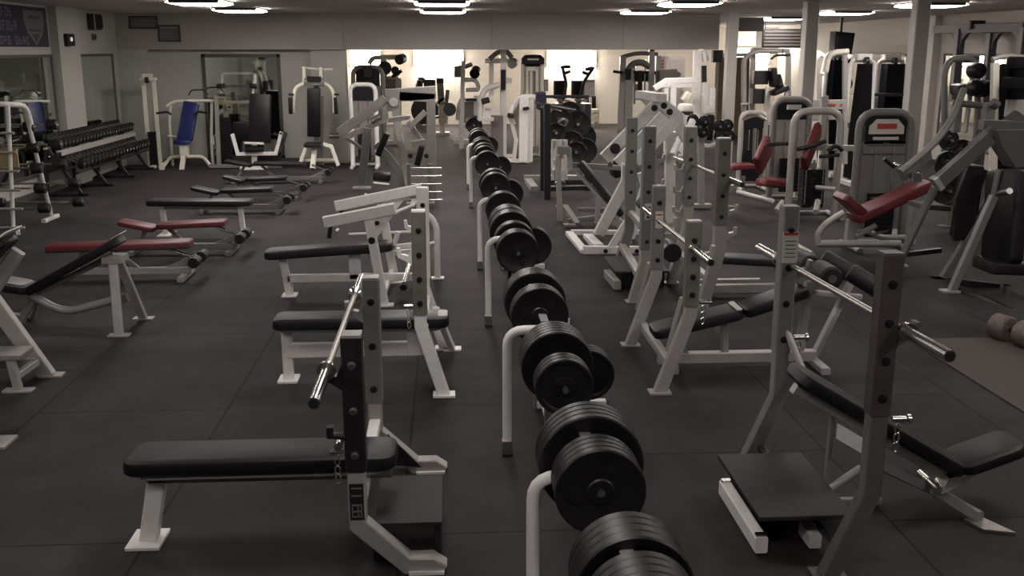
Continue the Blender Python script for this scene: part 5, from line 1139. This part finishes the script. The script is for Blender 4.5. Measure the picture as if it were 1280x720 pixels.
m = t.p('side_cover', BEIGEV); m.prism([(1.3, 20.95, 0.98), (1.47, 20.95, 1.27), (1.57, 20.95, 1.27), (1.55, 20.95, 0.78), (1.42, 20.95, 0.75)], (0, .05, 0))
m = t.p('pad', VINYL); m.slab((1.19, 20.7, 0.95), (1.31, 20.7, 0.94), .4, .09, rc=.04, re=.02); m.slab((1.5, 20.5, 1.1), (1.63, 20.5, 1.12), .2, .06, rc=.04, re=.02)
# cross trainers and step rack by the far wall
def trainer(label, pts, px, Y):
    t = Thing('cross_trainer', label, 'cross trainer', G2(W[px,150,Y]))
    m = t.p('moving_arm', IRON); m.tube([W[a,b,Y] for a, b in pts], .045, .1)
    m = t.p('handle_grip', RUBBER); m.tube([W[pts[-1][0]-2,pts[-1][1]+1,Y], W[pts[-1][0]+10*(1 if pts[-1][0] < 715 else -1),pts[-1][1]+3*(0 if pts[-1][0] < 715 else 1),Y]], .05); m.tube([W[pts[-2][0],pts[-2][1],Y], W[pts[-2][0]+8*(1 if pts[-1][0] < 715 else -1),pts[-2][1]-3,Y]], .045)
    m = t.p('console', PLASTIC); m.box(W[px-4,112,Y+.2], (.36, .2, .5), .04)
    m = t.p('console_post', GREY); m.bar(W[px-3,162,Y+.2], W[px-3,118,Y+.2], .14, .14)
    m = t.p('body', SHROUD); m.box(W[px,140,Y+.3], (.5, .9, .5), .06)
    m = t.p('foot_rail', SILVER); m.bar(W[px-8,164,Y-.6], W[px+8,164,Y-.6], .3, .1); m.bar(W[px-8,125,Y], W[px+8,126,Y], .06, .06)
trainer('cross trainer with dark crank arms before the bright lamp, left of two', [(704, 125), (708, 105), (705, 92), (703, 83)], 704, 28.5)
trainer('cross trainer with a long slanted handle before the bright lamp, right of two', [(726, 118), (730, 102), (736, 93), (742, 84)], 726, 28.8)
t = Thing('step_stack', 'little cream rack of step blocks standing against the far wall', 'step rack', G2((4.4, 31, 0.11)))
Y = 30.6
m = t.p('frame', CREAM)
for px in (732, 746): m.bar(W[px,155,Y], W[px,136,Y], .10, .3)
for k, py in enumerate((138, 144, 150)): m = t.p('step', CREAM); m.box(W[739,py,Y], (.42, .36, .09), .02)
m = t.p('back_posts', SILVER); m.bar((4.32, 30.8, 0.52), (4.31, 30.8, 0.88), .08, .08)
t = Thing('wall_poster', 'grey poster hung on the far wall above the step blocks', 'poster', (4.41, 31.9, 1.07))
m = t.p('sheet', mat('grey_poster', (.16, .15, .15), .6, var=.3)); m.box((4.42, 31.93, 1.07), (.36, .02, .62), .002); m = t.p('poster_rail', IRON); m.box((4.41, 31.92, 1.34), (.38, .03, .03), .004)
for px, s in ((734, 'left'), (742, 'right')):
    t = Thing('hanging_mat', 'dark narrow mat hung over the step blocks, %s one' % s, 'mat', W[px,128,31.9])
    m = t.p('mat', VINYL); m.slab(V(W[px,136,31.9]), V(W[px,120,31.9]), .14, .04, (0, -1, 0), rc=.02, re=.01); m = t.p('hook', CHROME); m.cyl(W[px,120,31.8], W[px,120,31.98], .02)
t = Thing('wall_poster', 'small dark poster on the far wall right of the tall pale stack tower', 'poster', (3.04, 31.9, 1.13))
m = t.p('sheet', mat('dark_poster', (.12, .11, .11), .6, var=.3)); m.box((3.05, 31.93, 1.2), (.16, .02, .34), .002); m = t.p('poster_rail', IRON); m.box((3.04, 31.92, 1.37), (.18, .03, .03), .004)
# smith machine and cable arches right part of the far room
t = Thing('smith_machine', 'tall grey smith machine with arched cross tubes before the cream far wall', 'smith machine', G2((4.66, 25, 0.29)))
Y = 25.0
m = t.p('upright', SILVER); m.bar((4.29, 25, 2.15), (4.26, 25, 0.3), .14, .12); m.bar((4.44, 25, 1.84), (4.46, 25, 0.3), .2, .14); m.bar((5, 25, 2.3), (5.01, 25, 0.39), .14, .12); m.bar((5.17, 25, 2.15), (5.21, 25, 0.39), .14, .12); m.bar((4.67, 25, 1.47), (4.68, 25, 1.08), .14, .1)
m = t.p('arch', GREY); m.tube([(4.4, 25, 1.76), (4.52, 25, 1.96), (4.75, 25, 2.01), (4.96, 25, 1.88)], .08, .4); m.tube([(4.23, 25, 2.11), (4.61, 25, 2.22), (5.15, 25, 2.19)], .05, .2)
m = t.p('cross_tube', IRON); m.cyl((4.48, 25, 1.76), (5.12, 25, 1.74), .04); m.cyl((4.48, 25.2, 1.62), (5.07, 25.2, 1.62), .1); m.cyl((4.03, 24.9, 1.78), (4.27, 24.9, 1.75), .035)
m = t.p('bar_catch', PLASTIC); m.bar((4.39, 24.8, 1.84), (4.39, 24.8, 1.58), .14, .1); m.bar((4.7, 24.9, 1.8), (4.72, 24.9, 1.18), .1, .1); m.box((4.98, 24.9, 2.34), (.08, .08, .16), .01)
m = t.p('guide_rod', CHROME)
for px in (793, 806): m.cyl(W[px,75,Y], W[px,130,Y], .03, 8)
m = t.p('weight_horn', GREY); m.bar((5.16, 24.8, 1.65), (5.6, 24.8, 1.69), .2, .3); m.cyl((5.62, 24.7, 1.71), (5.66, 24.9, 1.71), .06)
m = t.p('base', SILVER); m.bar((4.13, 25, 0.04), (5.3, 25, 0.03), .12, .1)
m = t.p('lower_post', SILVER)
for px in (775, 812): m.bar(W[px,163,Y], W[px,178,Y], .14, .12)
t = Thing('wall_flag', 'red striped flag hung on the far wall behind the smith machine', 'flag', (6.78, 31.9, 1.81))
m = t.p('cloth', PAPER); m.box((6.79, 31.92, 1.81), (.36, .02, .5), .004)
m = t.p('stripe', REDL)
for py in (76, 80, 84): m.box(V(W[829,py,31.9]), (.30, .02, .05), .002)
t = Thing('wall_locker', 'pale grey locker cabinet at the far wall by the striped flag', 'locker', G2((7.04, 31.5, 0.14)))
m = t.p('body', mat('pale_lilac_paint', (.40, .37, .38), .5)); m.box((V((7.04, 31.5, 0.14)).x, 31.6, 1.05), (.55, .7, 2.1), .02); m = t.p('door', mat('locker_door_paint', (.34, .32, .33), .5)); m.box((V((7.04, 31.5, 0.14)).x, 31.24, 1.05), (.48, .03, 1.9), .01)
t.p('handle', CHROME, m).box((V((7.04, 31.5, 0.14)).x+.18, 31.2, 1.1), (.03, .04, .2), .005)
# white bench machine and pulley behind the white lever arms
t = Thing('seated_row_machine', 'white seated machine with a flat top frame behind the white lever arms', 'row machine', G2((4.39, 19, 0.77)))
Y = 19.3
m = t.p('top_frame', WHITE); m.path([(3.93, 19.3, 1.57), (4.16, 19.3, 1.72), (4.7, 19.3, 1.73)], .10, .12, (0, 1, 0)); m.bar((4.14, 19.7, 1.62), (4.77, 19.7, 1.61), .08, .08)
m = t.p('post', WHITE); m.bar((4.3, 19.3, 1.64), (4.33, 19.3, 0.36), .10, .10); m.bar((4.25, 19.7, 1.57), (4.28, 19.7, 0.32), .08, .08)
m = t.p('seat_shell', PAPER); m.slab((4.37, 19.1, 1.14), (4.65, 19.1, 1.14), .4, .16, rc=.1, re=.06); m.slab((4.56, 19.3, 1.31), (4.65, 19.3, 1.48), .34, .12, (-1, 0, 0), rc=.06, re=.03)
m = t.p('seat', VINYL); m.slab((4.36, 19, 1.1), (4.61, 19, 1.1), .3, .06, rc=.06, re=.02)
m = t.p('front_leg', WHITE); m.bar((4.4, 18.9, 1.05), (4.7, 18.9, 1.05), .10, .08); m.bar((4.44, 18.9, 1.03), (4.4, 18.9, 0.33), .09, .08); m.bar((4.67, 18.9, 1.03), (4.53, 19, 0.31), .08, .08)
t = Thing('pulley_tower', 'tall white pulley tower with a bent top left of the beam column', 'pulley tower', G2((4.99, 19.8, 0.47)))
Y = 20.0
m = t.p('post', WHITE); m.bar((4.91, 20, 2.27), (4.93, 20, 0.29), .15, .12); m.bar((5.1, 20, 1.65), (5.1, 20, 1.01), .1, .1); m.tube([(4.91, 20, 2.24), (5.04, 20, 2.27), (5.08, 20, 2.08)], .06, .2)
m = t.p('stack_cover', IRON); m.bar((5.05, 20, 1.99), (5.07, 20, 1.67), .09, .09)
m = t.p('side_frame', WHITE); m.bar((4.85, 20, 1.43), (5.27, 20, 1.45), .08, .08); m.bar((5.25, 20, 1.56), (5.25, 20, 0.93), .10, .1); m.bar((5.16, 20, 1.05), (5.33, 20, 0.58), .10, .08); m.tube([(5.33, 20, 0.58), (5.38, 20, 0.48), (5.26, 20, 0.4), (5.09, 20, 0.42)], .05, .1); m.bar((5.04, 19.8, 1.14), (5.2, 19.8, 1.16), .12, .14)
m = t.p('pad', VINYL); m.slab((5.14, 20, 0.53), (5.16, 20, 1.04), .3, .12, (1, 0, 0), rc=.05, re=.02)
m = t.p('ceiling_speaker_box', PLASTIC); m.box((5.41, 20.4, 2.17), (.2, .2, .24), .02)
# dark red benches and low clutter under the right machines
t = Thing('chrome_plate_stand', 'cluster of small chrome plates on a stand right of the squat posts', 'plate stand', G2((3.61, 14.5, 0.73)))
Y = 14.5
m = t.p('post', SILVER); m.bar((3.65, 14.5, 1.25), (3.71, 14.5, 0.05), .09, .09); m.bar((3.56, 14.5, 0.05), (3.85, 14.5, 0.05), .12, .06)
for k, (px, py) in enumerate(((866, 150), (873, 158), (880, 152), (868, 162), (878, 165))):
    p_ = V(W[px,py,Y-.15]); m = t.p('horn', CHROME); m.cyl(p_+V((0, -.1, 0)), p_+V((0, .16, 0)), .02)
    o = weight_plate(p_.x, p_.y, p_.z, .085, .03, 'small plate on the chrome plate stand', 'plates on the chrome stand', roll=k); 
t = Thing('plate_stand', 'dark stand of small plates beside the beam column foot', 'plate stand', G2((3.88, 14, 0.78)))
Y = 14.2
m = t.p('post', GREY); m.bar((3.91, 14.2, 1.32), (3.97, 14.2, 0.06), .09, .09); m.bar((3.83, 14.2, 0.06), (4.12, 14.2, 0.06), .12, .06)
for k, (px, py) in enumerate(((899, 158), (909, 157), (900, 170), (911, 170))):
    p_ = V(W[px,py,Y-.12]); m = t.p('horn', CHROME); m.cyl(p_+V((0, -.08, 0)), p_+V((0, .12, 0)), .02)
    weight_plate(p_.x, p_.y, p_.z, .09, .03, 'small plate on the dark stand by the column foot', 'plates on the dark stand', roll=k)
# ------------------------------------------------------------------ finish
for q in PENDING: q.build()
# machine copies added out of view by the left wall to fill the back mirror
src = {o['label']: o for o in bpy.data.objects if 'label' in o and o.parent is None}
for lb, key, loc, rz, nl in (('pec', 'cream pec fly machine with hanging', (-5.7, 11.0, 0), PI/2, 'added copy of the cream pec fly machine by the left wall, for the back mirror'),
 ('tower', 'tall pale stack tower with a dark cap', (-6.0, 9.4, 0), PI/2, 'added copy of the pale stack tower by the left wall, for the back mirror'),
 ('white', 'white curved frame lat machine', (-5.5, 7.6, 0), PI/2, 'added copy of the white lat machine by the left wall, for the back mirror'),
 ('press', 'tall grey smith machine', (-5.6, 5.2, 0), PI/2, 'added copy of the smith machine by the left wall, for the back mirror')):
    s_ = [o for l, o in src.items() if l.startswith(key)]
    if s_: dup(s_[0], loc, nl, (0, 0, rz))
w = bpy.data.worlds.new('world'); SC.world = w; w.use_nodes = True
w.node_tree.nodes['Background'].inputs['Color'].default_value = (.9, .92, 1, 1); w.node_tree.nodes['Background'].inputs['Strength'].default_value = .02
cam = bpy.data.cameras.new('camera'); co = bpy.data.objects.new('camera', cam); COL.objects.link(co)
cam.sensor_width = 36; cam.lens = 36*1250/1280; cam.clip_end = 200
co.location = (0, 0, 2.3); co.rotation_euler = (R(90-13.409), 0, R(-3.562))
SC.camera = co
vs = SC.view_settings; vs.view_transform = 'Standard'; vs.look = 'None'; vs.gamma = 1; vs.use_curve_mapping = False; vs.exposure = 0.12
